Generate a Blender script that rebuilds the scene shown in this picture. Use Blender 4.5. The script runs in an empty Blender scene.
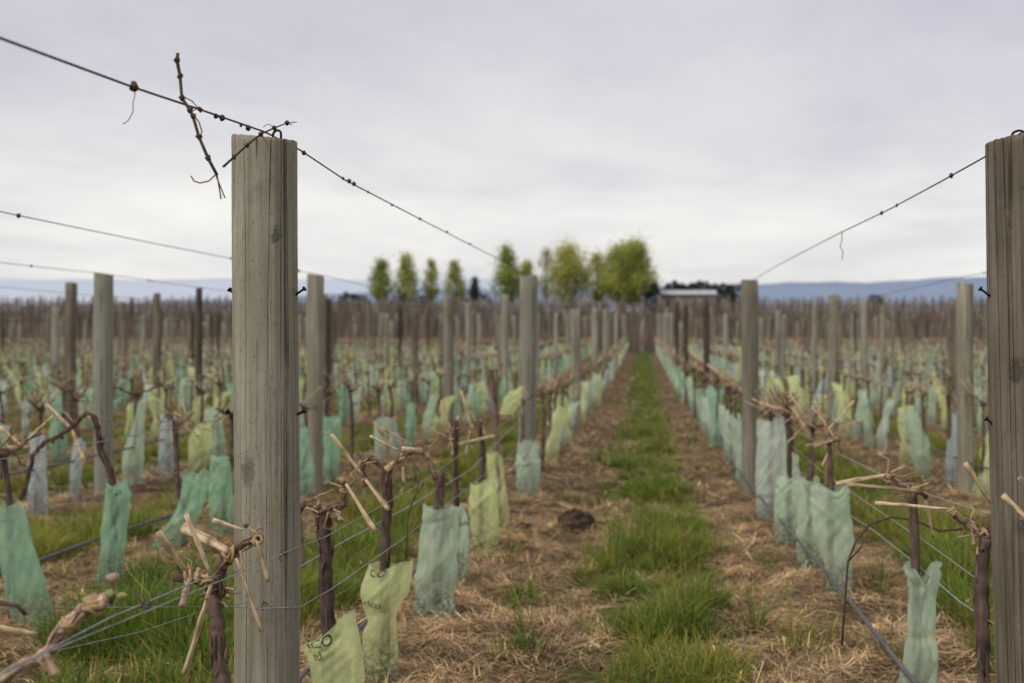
import bpy, math, random
import numpy as np
from mathutils import Vector

SC = bpy.context.scene
COL = SC.collection
rnd = random.Random(7)
nr = np.random.default_rng(11)
F = 1138.0          # focal length in pixels of the 1024 px wide picture
UX, VY = 641.0, 341.5   # where the rows vanish
EYE = 1.38          # lens height above the alley
ROW = 1.88          # distance between rows
STEP = 7.05         # distance between posts in a row
Y1 = 3.03           # first post

# ------------------------------------------------------------------ terrain
def smooth(t):
    t = np.clip(t, 0, 1)
    return t * t * (3 - 2 * t)

def alley_dist(x):
    a = np.abs(x)
    t = np.mod(a - 1.0, ROW)
    return np.where(a < 1.0, np.abs(x - 0.06), np.abs(t - ROW / 2))

def row_dist(x):
    a = np.abs(x)
    t = np.mod(a - 1.0, ROW)
    return np.where(a < 1.0, 1.0 - a, np.minimum(t, ROW - t))

def gz(x, y):
    x = np.asarray(x, float); y = np.asarray(y, float)
    z = 0.62 * smooth((y - 24) / 50) + 5.0 * smooth((y - 73) / 92)
    near = 1 - smooth((y - 60) / 40)
    m = 0.035 * np.exp(-(row_dist(x) / 0.34) ** 2)
    n = 0.010 * np.sin(x * 5.1 + 1.3 * np.sin(y * 2.3)) + 0.010 * np.sin(y * 4.3 + 2.0 * np.sin(x * 3.1)) \
        + 0.006 * np.sin(x * 13.7 + y * 9.1) + 0.006 * np.sin(y * 17.3 - x * 11.0 + np.sin(x * 7))
    return z + near * (m + n)

def g1(x, y):
    return float(gz(x, y))

def P(u, v, Y):
    """photo measurement -> a point at distance Y"""
    return Vector(((u - UX) * Y / F, Y, EYE + (VY - v) * Y / F))

def in_view(x, y, pad=40):
    u = UX + x * F / y
    return -pad < u < 1024 + pad

# ------------------------------------------------------------------ materials
def mat(name):
    m = bpy.data.materials.new(name); m.use_nodes = True
    nt = m.node_tree
    b = nt.nodes['Principled BSDF']
    return m, nt, b

def N(nt, typ, **kw):
    n = nt.nodes.new(typ)
    for k, v in kw.items():
        if k in n.inputs: n.inputs[k].default_value = v
        else: setattr(n, k, v)
    return n

def ramp(nt, fac, stops):
    r = nt.nodes.new('ShaderNodeValToRGB')
    e = r.color_ramp.elements
    while len(e) < len(stops): e.new(0.5)
    for el, (p, c) in zip(e, stops):
        el.position = p
        el.color = (*c, 1) if len(c) == 3 else c
    nt.links.new(fac, r.inputs[0])
    return r.outputs[0]

def mixc(nt, fac, a, b, blend='MIX'):
    n = nt.nodes.new('ShaderNodeMix'); n.data_type = 'RGBA'; n.blend_type = blend
    for s, v in ((n.inputs[0], fac), (n.inputs[6], a), (n.inputs[7], b)):
        if isinstance(v, (int, float)): s.default_value = v
        elif isinstance(v, tuple): s.default_value = (*v, 1) if len(v) == 3 else v
        else: nt.links.new(v, s)
    return n.outputs[2]

def math_(nt, op, a, b=None, c=None):
    n = nt.nodes.new('ShaderNodeMath'); n.operation = op
    for i, v in enumerate((a, b, c)):
        if v is None: continue
        if isinstance(v, (int, float)): n.inputs[i].default_value = v
        else: nt.links.new(v, n.inputs[i])
    return n.outputs[0]

def noise(nt, vec, scale, detail=4, rough=0.55, dist=0.0):
    n = N(nt, 'ShaderNodeTexNoise', Scale=scale, Detail=detail, Roughness=rough, Distortion=dist)
    if vec is not None: nt.links.new(vec, n.inputs['Vector'])
    return n.outputs[0]

def mapping(nt, vec, scale):
    n = N(nt, 'ShaderNodeMapping'); n.inputs['Scale'].default_value = scale
    nt.links.new(vec, n.inputs['Vector'])
    return n.outputs[0]

def bump(nt, b, h, strength, dist=0.01):
    n = N(nt, 'ShaderNodeBump', Strength=strength, Distance=dist)
    nt.links.new(h, n.inputs['Height']); nt.links.new(n.outputs[0], b.inputs['Normal'])

def wood_material(name, c_dark, c_mid, c_light, stain, knots=()):
    m, nt, b = mat(name)
    tc = N(nt, 'ShaderNodeTexCoord'); obj = tc.outputs['Object']
    oi = N(nt, 'ShaderNodeObjectInfo')
    # shift the grain for every object
    off = N(nt, 'ShaderNodeVectorMath', operation='ADD')
    comb = N(nt, 'ShaderNodeCombineXYZ')
    nt.links.new(math_(nt, 'MULTIPLY', oi.outputs['Random'], 13.0), comb.inputs[2])
    nt.links.new(obj, off.inputs[0]); nt.links.new(comb.outputs[0], off.inputs[1])
    vec = off.outputs[0]
    knot_dark = None
    for (kx, ky, kz, r) in knots:
        sub = N(nt, 'ShaderNodeVectorMath', operation='SUBTRACT'); sub.inputs[1].default_value = (kx, ky, kz)
        nt.links.new(obj, sub.inputs[0])
        mp = mapping(nt, sub.outputs[0], (1, 1, 0.55))
        ln = N(nt, 'ShaderNodeVectorMath', operation='LENGTH'); nt.links.new(mp, ln.inputs[0])
        nz = noise(nt, obj, 60, 3)
        d = math_(nt, 'ADD', ln.outputs['Value'], math_(nt, 'MULTIPLY', math_(nt, 'SUBTRACT', nz, 0.5), r * 1.1))
        ring = math_(nt, 'SINE', math_(nt, 'MULTIPLY', d, 5.5 / r))
        f = math_(nt, 'MULTIPLY', ramp_f(nt, d, r * 0.45, r * 1.1), math_(nt, 'MULTIPLY_ADD', ring, 0.3, 0.45))
        knot_dark = f if knot_dark is None else math_(nt, 'MAXIMUM', knot_dark, f)
    grain = noise(nt, mapping(nt, vec, (1, 1, 0.018)), 95, 6, 0.65, 0.12)
    broad = noise(nt, mapping(nt, vec, (1, 1, 0.05)), 20, 4, 0.62, 0.3)
    blot = noise(nt, mapping(nt, vec, (1, 1, 0.45)), 5.5, 5, 0.6)
    cr = noise(nt, mapping(nt, vec, (1, 1, 0.011)), 26, 2, 0.5, 0.1)
    crack = math_(nt, 'ABSOLUTE', math_(nt, 'SUBTRACT', cr, 0.5))
    crackm = ramp_f(nt, crack, 0.003, 0.016)
    patch = ramp_f(nt, blot, 0.44, 0.58)
    crackm = math_(nt, 'MULTIPLY', crackm, math_(nt, 'SUBTRACT', 1.0, math_(nt, 'MULTIPLY', patch, 0.6)))
    c = ramp(nt, broad, [(0.28, c_dark), (0.5, c_mid), (0.74, c_light)])
    g = ramp(nt, grain, [(0.32, (0.58, 0.56, 0.54)), (0.48, (0.96, 0.96, 0.96)), (0.68, (1.2, 1.2, 1.18))])
    c = mixc(nt, 1.0, c, g, 'MULTIPLY')
    c = mixc(nt, math_(nt, 'MULTIPLY', ramp_f(nt, blot, 0.62, 0.40), 0.5), c, stain)
    spk = noise(nt, mapping(nt, vec, (1, 1, 0.5)), 120, 3, 0.7)
    c = mixc(nt, math_(nt, 'MULTIPLY', ramp_f(nt, spk, 0.66, 0.58), 0.35), c, (0.05, 0.04, 0.03))
    lich = noise(nt, obj, 34, 4, 0.7)
    c = mixc(nt, math_(nt, 'MULTIPLY', ramp_f(nt, lich, 0.74, 0.62), 0.45), c, (0.40, 0.40, 0.31))
    c = mixc(nt, math_(nt, 'MULTIPLY', crackm, 0.68), c, (0.03, 0.024, 0.017))
    if knot_dark is not None:
        c = mixc(nt, math_(nt, 'MULTIPLY', knot_dark, 0.75), c, (0.035, 0.026, 0.018))
    v = math_(nt, 'MULTIPLY_ADD', oi.outputs['Random'], 0.35, 0.82)
    hsv = N(nt, 'ShaderNodeHueSaturation'); nt.links.new(c, hsv.inputs['Color']); nt.links.new(v, hsv.inputs['Value'])
    nt.links.new(hsv.outputs[0], b.inputs['Base Color'])
    b.inputs['Roughness'].default_value = 0.88
    b.inputs['Specular IOR Level'].default_value = 0.2
    h = math_(nt, 'SUBTRACT', grain, math_(nt, 'MULTIPLY', crackm, 1.6))
    if knot_dark is not None: h = math_(nt, 'SUBTRACT', h, math_(nt, 'MULTIPLY', knot_dark, 1.0))
    bump(nt, b, h, 0.8, 0.005)
    return m

def ramp_f(nt, v, lo, hi):
    """1 at lo falling to 0 at hi"""
    n = N(nt, 'ShaderNodeMapRange'); n.interpolation_type = 'SMOOTHSTEP'
    nt.links.new(v, n.inputs[0])
    if lo < hi:
        n.inputs[1].default_value = lo; n.inputs[2].default_value = hi
        n.inputs[3].default_value = 1; n.inputs[4].default_value = 0
    else:
        n.inputs[1].default_value = hi; n.inputs[2].default_value = lo
        n.inputs[3].default_value = 0; n.inputs[4].default_value = 1
    return n.outputs[0]

M = {}
M['post_grey'] = wood_material('weathered_grey_wood', (0.195, 0.172, 0.126), (0.32, 0.286, 0.218), (0.44, 0.402, 0.315), (0.225, 0.205, 0.135),
                               knots=((0.052, -0.068, -0.27, 0.020), (-0.028, -0.082, -0.88, 0.036)))
M['post_far_grey'] = wood_material('pale_grey_wood', (0.26, 0.25, 0.20), (0.35, 0.335, 0.27), (0.43, 0.415, 0.34), (0.27, 0.275, 0.20))
M['post_brown'] = wood_material('brown_weathered_wood', (0.12, 0.093, 0.065), (0.255, 0.212, 0.153), (0.375, 0.328, 0.245), (0.13, 0.104, 0.072),
                                knots=((-0.045, -0.075, -0.62, 0.030), (-0.055, -0.07, -0.24, 0.014)))
M['post_dark'] = wood_material('dark_creosoted_wood', (0.05, 0.039, 0.03), (0.085, 0.066, 0.05), (0.13, 0.105, 0.08), (0.06, 0.048, 0.036))

def tinted(name, base, rough=0.8, nscale=30, namp=0.5, stretch=None, bumpy=0.0, spec=0.2, sub=None):
    """base colour x vertex tint x noise"""
    m, nt, b = mat(name)
    at = N(nt, 'ShaderNodeAttribute', attribute_name='tint')
    tc = N(nt, 'ShaderNodeTexCoord')
    vec = tc.outputs['Object']
    if stretch: vec = mapping(nt, vec, stretch)
    nz = noise(nt, vec, nscale, 5, 0.6)
    lo, hi = 1 - namp, 1 + namp
    g = ramp(nt, nz, [(0.3, (lo, lo, lo)), (0.7, (hi, hi, hi))])
    c = mixc(nt, 1.0, mixc(nt, 1.0, at.outputs['Color'], base, 'MULTIPLY'), g, 'MULTIPLY')
    nt.links.new(c, b.inputs['Base Color'])
    b.inputs['Roughness'].default_value = rough
    b.inputs['Specular IOR Level'].default_value = spec
    if bumpy: bump(nt, b, nz, bumpy, 0.004)
    return m, nt, b

M['bark'] = tinted('vine_bark', (0.125, 0.088, 0.070), 0.92, 42, 0.55, (1, 1, 0.22), 1.0)[0]
M['cane'] = tinted('cut_cane_wood', (0.56, 0.43, 0.275), 0.8, 55, 0.25, (1, 1, 0.4), 0.5)[0]
M['twig'] = tinted('thin_brown_twig', (0.10, 0.062, 0.045), 0.8, 80, 0.35)[0]
M['bud'] = tinted('vine_bud', (1, 1, 1), 0.7, 60, 0.2)[0]
M['straw'] = tinted('dry_straw', (0.74, 0.505, 0.265), 0.88, 9, 0.35)[0]
M['clod'] = tinted('dark_earth', (0.072, 0.047, 0.031), 0.95, 30, 0.6, None, 1.0)[0]

def leafy(name, base, trans=0.35):
    m, nt, b = mat(name)
    at = N(nt, 'ShaderNodeAttribute', attribute_name='tint')
    c = mixc(nt, 1.0, at.outputs['Color'], base, 'MULTIPLY')
    nt.links.new(c, b.inputs['Base Color']); b.inputs['Roughness'].default_value = 0.6
    b.inputs['Specular IOR Level'].default_value = 0.25
    t = N(nt, 'ShaderNodeBsdfTranslucent'); nt.links.new(c, t.inputs[0])
    mx = N(nt, 'ShaderNodeMixShader'); mx.inputs[0].default_value = trans
    nt.links.new(b.outputs[0], mx.inputs[1]); nt.links.new(t.outputs[0], mx.inputs[2])
    nt.links.new(mx.outputs[0], nt.nodes['Material Output'].inputs['Surface'])
    return m
M['grass'] = leafy('grass_blades', (0.205, 0.285, 0.046), 0.4)
M['foliage'] = leafy('tree_leaves', (1, 1, 1), 0.3)

def simple(name, c, rough=0.5, metal=0.0, nscale=0, namp=0.3, spec=0.4):
    m, nt, b = mat(name)
    b.inputs['Base Color'].default_value = (*c, 1); b.inputs['Roughness'].default_value = rough
    b.inputs['Metallic'].default_value = metal; b.inputs['Specular IOR Level'].default_value = spec
    if nscale:
        tc = N(nt, 'ShaderNodeTexCoord')
        nz = noise(nt, tc.outputs['Object'], nscale, 4)
        g = ramp(nt, nz, [(0.3, tuple(v * (1 - namp) for v in c)), (0.7, tuple(v * (1 + namp) for v in c))])
        nt.links.new(g, b.inputs['Base Color'])
    return m
M['wire'] = simple('galvanised_wire', (0.34, 0.325, 0.30), 0.65, 0.15, 60, 0.35)
M['wire_dark'] = simple('dull_dark_wire', (0.055, 0.052, 0.055), 0.6, 0.4, 60, 0.35)
M['nail'] = simple('blackened_steel', (0.015, 0.014, 0.016), 0.5, 0.6, 200, 0.4)
M['hose'] = simple('grey_drip_pipe', (0.11, 0.108, 0.106), 0.6, 0, 14, 0.3)
M['ink'] = simple('black_print', (0.03, 0.035, 0.03), 0.6)
M['white_wall'] = simple('painted_wall', (0.72, 0.72, 0.74), 0.7, 0, 1.2, 0.1)
M['grey_wall'] = simple('dull_cladding', (0.22, 0.20, 0.19), 0.8, 0, 1.2, 0.15)
M['metal_roof'] = simple('pale_metal_roof', (0.50, 0.50, 0.51), 0.6, 0, 0.8, 0.12)
M['dark_opening'] = simple('dark_glass', (0.03, 0.03, 0.035), 0.3)
M['tree_bark'] = simple('tree_bark', (0.12, 0.10, 0.08), 0.9, 0, 3, 0.4)

def guard_material():
    m, nt, b = mat('vine_guard_film')
    at = N(nt, 'ShaderNodeAttribute', attribute_name='tint')
    tc = N(nt, 'ShaderNodeTexCoord'); vec = tc.outputs['Object']
    geo = N(nt, 'ShaderNodeNewGeometry')
    n1 = noise(nt, vec, 9, 5, 0.6); n2 = noise(nt, vec, 70, 3, 0.6)
    g = ramp(nt, n1, [(0.32, (0.74, 0.76, 0.74)), (0.62, (1.06, 1.05, 1.04))])
    c = mixc(nt, 1.0, at.outputs['Color'], g, 'MULTIPLY')
    # soil splashed on the lower end of the sleeve
    sep = N(nt, 'ShaderNodeSeparateXYZ'); nt.links.new(vec, sep.inputs[0])
    low = math_(nt, 'MULTIPLY', ramp_f(nt, sep.outputs[2], 0.02, 0.30), ramp_f(nt, n2, 0.62, 0.36))
    c = mixc(nt, math_(nt, 'MULTIPLY', low, 0.85), c, (0.12, 0.088, 0.055))
    nt.links.new(c, b.inputs['Base Color'])
    b.inputs['Roughness'].default_value = 0.38; b.inputs['Specular IOR Level'].default_value = 0.45
    cr = noise(nt, mapping(nt, vec, (1, 1, 0.45)), 26, 5, 0.62, 0.6)
    bump(nt, b, cr, 0.4, 0.008)
    t = N(nt, 'ShaderNodeBsdfTranslucent'); nt.links.new(c, t.inputs[0])
    mx = N(nt, 'ShaderNodeMixShader'); mx.inputs[0].default_value = 0.48
    nt.links.new(b.outputs[0], mx.inputs[1]); nt.links.new(t.outputs[0], mx.inputs[2])
    tr = N(nt, 'ShaderNodeBsdfTransparent')
    m2 = N(nt, 'ShaderNodeMixShader'); m2.inputs[0].default_value = 0.38
    nt.links.new(mx.outputs[0], m2.inputs[1]); nt.links.new(tr.outputs[0], m2.inputs[2])
    nt.links.new(m2.outputs[0], nt.nodes['Material Output'].inputs['Surface'])
    return m
M['guard'] = guard_material()

def ground_material():
    m, nt, b = mat('ground_earth_grass')
    geo = N(nt, 'ShaderNodeNewGeometry'); pos = geo.outputs['Position']
    sep = N(nt, 'ShaderNodeSeparateXYZ'); nt.links.new(pos, sep.inputs[0])
    x, y = sep.outputs[0], sep.outputs[1]
    a = math_(nt, 'ABSOLUTE', x)
    t = math_(nt, 'FLOORED_MODULO', math_(nt, 'SUBTRACT', a, 1.0), ROW)
    outer = math_(nt, 'ABSOLUTE', math_(nt, 'SUBTRACT', t, ROW / 2))
    inner = math_(nt, 'ABSOLUTE', math_(nt, 'SUBTRACT', x, 0.06))
    isin = math_(nt, 'LESS_THAN', a, 1.0)
    mixf = N(nt, 'ShaderNodeMix'); nt.links.new(isin, mixf.inputs[0]); nt.links.new(outer, mixf.inputs[2]); nt.links.new(inner, mixf.inputs[3])
    d = mixf.outputs[0]
    n1 = noise(nt, pos, 1.3, 4); n2 = noise(nt, pos, 9, 5, 0.65); n3 = noise(nt, pos, 60, 4, 0.7); n4 = noise(nt, pos, 4, 5, 0.65)
    dd = math_(nt, 'ADD', d, math_(nt, 'MULTIPLY', math_(nt, 'SUBTRACT', n1, 0.5), 0.55))
    dd = math_(nt, 'ADD', dd, math_(nt, 'MULTIPLY', math_(nt, 'SUBTRACT', n2, 0.5), 0.25))
    gfac = ramp_f(nt, dd, 0.36, 0.50)
    straw = ramp(nt, n2, [(0.32, (0.075, 0.049, 0.029)), (0.50, (0.265, 0.178, 0.098)), (0.72, (0.46, 0.32, 0.175))])
    straw = mixc(nt, math_(nt, 'MULTIPLY', ramp_f(nt, n3, 0.6, 0.35), 0.45), straw, (0.075, 0.05, 0.032))
    grass = ramp(nt, n4, [(0.3, (0.045, 0.068, 0.015)), (0.55, (0.125, 0.170, 0.032)), (0.75, (0.20, 0.23, 0.06))])
    c = mixc(nt, gfac, straw, grass)
    far = ramp_f(nt, y, 76, 71)
    c = mixc(nt, far, c, ramp(nt, n1, [(0.35, (0.07, 0.052, 0.042)), (0.6, (0.10, 0.076, 0.056))]))
    nt.links.new(c, b.inputs['Base Color'])
    b.inputs['Roughness'].default_value = 0.95; b.inputs['Specular IOR Level'].default_value = 0.1
    bump(nt, b, math_(nt, 'ADD', n2, math_(nt, 'MULTIPLY', n3, 0.9)), 1.0, 0.06)
    return m
M['ground'] = ground_material()

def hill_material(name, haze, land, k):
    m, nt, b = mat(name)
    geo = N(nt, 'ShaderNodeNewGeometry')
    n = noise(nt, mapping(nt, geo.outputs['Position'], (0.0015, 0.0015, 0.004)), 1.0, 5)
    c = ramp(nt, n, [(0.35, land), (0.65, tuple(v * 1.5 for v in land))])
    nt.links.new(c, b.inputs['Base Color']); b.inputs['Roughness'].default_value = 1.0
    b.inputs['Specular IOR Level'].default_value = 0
    # aerial perspective: emission on the hill stands in for pale blue light scattered by air
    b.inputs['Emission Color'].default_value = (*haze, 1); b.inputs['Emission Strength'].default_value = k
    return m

# ------------------------------------------------------------------ mesh builder
class MB:
    def __init__(s): s.v = []; s.f = []; s.c = []; s.mi = []
    def add(s, verts, faces, tint=(1, 1, 1), mi=0):
        o = len(s.v)
        s.v += [tuple(p) for p in verts]
        s.c += [tint] * len(verts) if not isinstance(tint, list) else tint
        s.f += [tuple(i + o for i in f) for f in faces]; s.mi += [mi] * len(faces)
    def tube(s, pts, rad, n=8, tint=(1, 1, 1), mi=0, cap=True, jit=0.0, flat=1.0, r=rnd):
        pts = [Vector(p) for p in pts]
        if isinstance(rad, (int, float)): rad = [rad] * len(pts)
        V, Fc = [], []
        up = None
        for i, p in enumerate(pts):
            t = (pts[min(i + 1, len(pts) - 1)] - pts[max(i - 1, 0)])
            t = t.normalized() if t.length > 1e-9 else Vector((0, 0, 1))
            if up is None:
                up = Vector((0, 1, 0)) if abs(t.y) < 0.8 else Vector((0, 0, 1))
            a = t.cross(up).normalized(); bb = a.cross(t).normalized(); up = bb
            for k in range(n):
                q = 2 * math.pi * k / n
                rr = rad[i] * (1 + jit * r.uniform(-1, 1))
                V.append(p + a * math.cos(q) * rr + bb * math.sin(q) * rr * flat)
        for i in range(len(pts) - 1):
            for k in range(n):
                k2 = (k + 1) % n
                Fc.append((i * n + k, i * n + k2, (i + 1) * n + k2, (i + 1) * n + k))
        if cap:
            Fc.append(tuple(range(n - 1, -1, -1))); L = (len(pts) - 1) * n
            Fc.append(tuple(L + k for k in range(n)))
        s.add(V, Fc, tint, mi)
    def box(s, c, d, tint=(1, 1, 1), mi=0):
        x, y, z = c; a, b, e = d[0] / 2, d[1] / 2, d[2] / 2
        V = [(x + i * a, y + j * b, z + k * e) for i in (-1, 1) for j in (-1, 1) for k in (-1, 1)]
        s.add(V, [(0, 1, 3, 2), (4, 6, 7, 5), (0, 4, 5, 1), (2, 3, 7, 6), (0, 2, 6, 4), (1, 5, 7, 3)], tint, mi)
    def blob(s, c, r, tint=(1, 1, 1), mi=0, n=8, m=6, sq=(1, 1, 1), jit=0.12, rr=rnd):
        V = []
        for i in range(m + 1):
            ph = math.pi * i / m
            for k in range(n):
                q = 2 * math.pi * k / n; j = r * (1 + rr.uniform(-jit, jit))
                V.append((c[0] + sq[0] * j * math.sin(ph) * math.cos(q), c[1] + sq[1] * j * math.sin(ph) * math.sin(q), c[2] + sq[2] * j * math.cos(ph)))
        Fc = [(i * n + k, (i + 1) * n + k, (i + 1) * n + (k + 1) % n, i * n + (k + 1) % n) for i in range(m) for k in range(n)]
        s.add(V, Fc, tint, mi)
    def mesh(s, name, mats, smooth_=True):
        me = bpy.data.meshes.new(name)
        me.from_pydata(s.v, [], s.f); 
        at = me.color_attributes.new('tint', 'FLOAT_COLOR', 'POINT')
        arr = np.ones((len(s.v), 4), np.float32); arr[:, :3] = np.array(s.c, np.float32).reshape(-1, 3)
        at.data.foreach_set('color', arr.ravel())
        for m in mats: me.materials.append(m)
        me.polygons.foreach_set('material_index', s.mi)
        me.polygons.foreach_set('use_smooth', [smooth_] * len(s.f))
        me.update(); return me
    def build(s, name, mats, parent=None, loc=None, smooth_=True):
        if not isinstance(mats, (list, tuple)): mats = [mats]
        if loc is not None:
            L = Vector(loc); s.v = [(p[0] - L.x, p[1] - L.y, p[2] - L.z) for p in s.v]
        return link(name, s.mesh(name, mats, smooth_), parent, loc)

def link(name, data, parent=None, loc=None):
    o = bpy.data.objects.new(name, data); COL.objects.link(o)
    if parent is not None:
        o.parent = parent
    if loc is not None: o.location = loc
    return o

def np_mesh(name, V, Q, C, mats, MI=None, smooth_=False):
    me = bpy.data.meshes.new(name)
    V = np.asarray(V, np.float32); Q = np.asarray(Q, np.int32)
    me.vertices.add(len(V)); me.vertices.foreach_set('co', V.ravel())
    me.loops.add(Q.size); me.loops.foreach_set('vertex_index', Q.ravel())
    me.polygons.add(len(Q)); me.polygons.foreach_set('loop_start', np.arange(0, Q.size, Q.shape[1], dtype=np.int32))
    if MI is not None: me.polygons.foreach_set('material_index', MI)
    me.polygons.foreach_set('use_smooth', np.full(len(Q), smooth_))
    at = me.color_attributes.new('tint', 'FLOAT_COLOR', 'POINT')
    arr = np.ones((len(V), 4), np.float32); arr[:, :3] = C
    at.data.foreach_set('color', arr.ravel())
    for m in mats: me.materials.append(m)
    me.update(calc_edges=True); me.validate()
    return me

def tag(o, label=None, cat=None, group=None, kind=None):
    if label: o['label'] = label
    if cat: o['category'] = cat
    if group: o['group'] = group
    if kind: o['kind'] = kind
    return o

def empty(name, loc):
    o = bpy.data.objects.new(name, None); COL.objects.link(o); o.location = loc
    o.empty_display_size = 0.1
    return o

ONES = 'zeroth first second third fourth fifth sixth seventh eighth ninth tenth eleventh twelfth thirteenth fourteenth fifteenth sixteenth seventeenth eighteenth nineteenth'.split()
TENS = {2: 'twent', 3: 'thirt', 4: 'fort', 5: 'fift', 6: 'sixt', 7: 'sevent', 8: 'eight', 9: 'ninet'}
def ordinal(n):
    if n < 20: return ONES[n]
    if n % 10 == 0: return TENS[n // 10] + 'ieth'
    return TENS[n // 10] + 'y-' + ONES[n % 10]

def row_x(k):       # k = -1, -2 ... left of the alley; 1, 2 ... right of it
    return math.copysign(1 + ROW * (abs(k) - 1), k)
def row_name(k):
    return f"{ordinal(abs(k))} row {'left' if k < 0 else 'right'} of the alley"

# ------------------------------------------------------------------ ground, hills
def grid_axis(segs):
    out = []
    for a, b, st in segs:
        n = max(1, int(round((b - a) / st))); out += list(np.linspace(a, b, n, endpoint=False))
    return np.array(out + [segs[-1][1]])
xs = grid_axis([(-9000, -400, 1200), (-400, -60, 40), (-60, -14, 1.0), (-14, -4, 0.12), (-4, 4, 0.07), (4, 10, 0.12), (10, 50, 1.0), (50, 400, 40), (400, 9000, 1200)])
ys = grid_axis([(-400, -10, 60), (-10, 0.5, 0.5), (0.5, 12, 0.08), (12, 30, 0.22), (30, 80, 0.6), (80, 240, 3), (240, 1000, 60), (1000, 12000, 1100)])
XX, YY = np.meshgrid(xs, ys); ZZ = gz(XX, YY)
nx, ny = len(xs), len(ys)
V = np.stack([XX.ravel(), YY.ravel(), ZZ.ravel()], 1)
ii = (np.arange(ny - 1)[:, None] * nx + np.arange(nx - 1)[None]).ravel()
Q = np.stack([ii, ii + 1, ii + nx + 1, ii + nx], 1)
o = link('ground', np_mesh('ground', V, Q, np.ones((len(V), 3)), [M['ground']], smooth_=True))
tag(o, kind='structure', label='vineyard ground of brown straw strips and green alleys')

def hills(name, Y, prof, matr, x0, x1, base=-50, seed=0, depth=3000):
    r = np.random.default_rng(seed)
    X = np.linspace(x0, x1, 220)
    top = prof(X)
    for k, a in ((3, 12), (7, 8), (17, 5), (41, 3), (90, 1.5)):
        top = top + a * np.sin(k * (X - x0) / (x1 - x0) * 6.283 + r.uniform(0, 6.28))
    V = []; rows = [(0, 0.0), (0.3, 0.5), (0.6, 0.85), (1.0, 1.0), (1.6, 0.6)]
    for dy, h in rows:
        V.append(np.stack([X, np.full_like(X, Y - depth * 0.5 + dy * depth * 0.5), base + (top - base) * h], 1))
    V = np.concatenate(V); n = len(X)
    ii = (np.arange(len(rows) - 1)[:, None] * n + np.arange(n - 1)[None]).ravel()
    o = link(name, np_mesh(name, V, np.stack([ii, ii + 1, ii + n + 1, ii + n], 1), np.ones((len(V), 3)), [matr], smooth_=True))
    tag(o, kind='structure'); return o
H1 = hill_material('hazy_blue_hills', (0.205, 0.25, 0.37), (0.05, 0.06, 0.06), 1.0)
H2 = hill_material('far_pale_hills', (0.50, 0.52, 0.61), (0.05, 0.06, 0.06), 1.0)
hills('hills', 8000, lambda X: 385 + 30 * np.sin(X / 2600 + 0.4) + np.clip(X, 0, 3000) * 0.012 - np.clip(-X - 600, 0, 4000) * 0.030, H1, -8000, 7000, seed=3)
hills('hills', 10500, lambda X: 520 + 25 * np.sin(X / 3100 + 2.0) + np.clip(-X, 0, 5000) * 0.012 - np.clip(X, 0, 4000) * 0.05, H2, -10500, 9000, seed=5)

# ------------------------------------------------------------------ grass and straw
def blades(base, az, h, lean, w, tint, lying=False, shade=False):
    n = len(base)
    dirv = np.stack([np.cos(az), np.sin(az), np.zeros(n)], 1)
    side = np.stack([-np.sin(az), np.cos(az), np.zeros(n)], 1)
    if not lying:
        a2 = az + nr.uniform(-1.2, 1.2, n)
        side = np.stack([-np.sin(a2), np.cos(a2), np.zeros(n)], 1)
    V = np.zeros((n, 6, 3)); up = np.array([0, 0, 1.0])
    for i, (t, ww) in enumerate(((0, 1.0), (0.55, 0.85), (1.0, 0.18))):
        if lying:
            p = base + dirv * (h * t)[:, None] + up * ((lean * t * (1 - 0.75 * t)))[:, None]
            ww = (1, 1, 0.6)[i]
        else:
            p = base + up * (h * t * (1 - 0.35 * lean * t))[:, None] + dirv * (h * lean * t * t)[:, None]
        V[:, 2 * i] = p - side * (w * ww * 0.5)[:, None]
        V[:, 2 * i + 1] = p + side * (w * ww * 0.5)[:, None]
    b = np.arange(n)[:, None] * 6
    Q = np.concatenate([b + np.array([0, 1, 3, 2]), b + np.array([2, 3, 5, 4])], 0)
    T = np.repeat(tint, 6, 0)
    if shade: T = T * np.tile(np.array([0.38, 0.38, 0.9, 0.9, 1.25, 1.25]), n)[:, None]  # blade shading put into the tint: dark foot, bright tip
    return V.reshape(-1, 3), Q, T

def vnoise(x, y, s, seed=0):
    return 0.5 + 0.25 * (np.sin(x * s + 1.7 * np.sin(y * s * 0.8 + seed) + seed) + np.sin(y * s * 1.13 + 1.9 * np.sin(x * s * 0.7 + seed * 2) + seed * 3))

def scatter(n, y0, y1, power=1.0, wide=1.25):
    """points over the ground in front of the lens, denser near it"""
    y = y0 + (y1 - y0) * nr.uniform(0, 1, n) ** power
    x = nr.uniform(-1, 1, n) * 0.475 * y * wide - 0.115 * y
    return x, y

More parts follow.
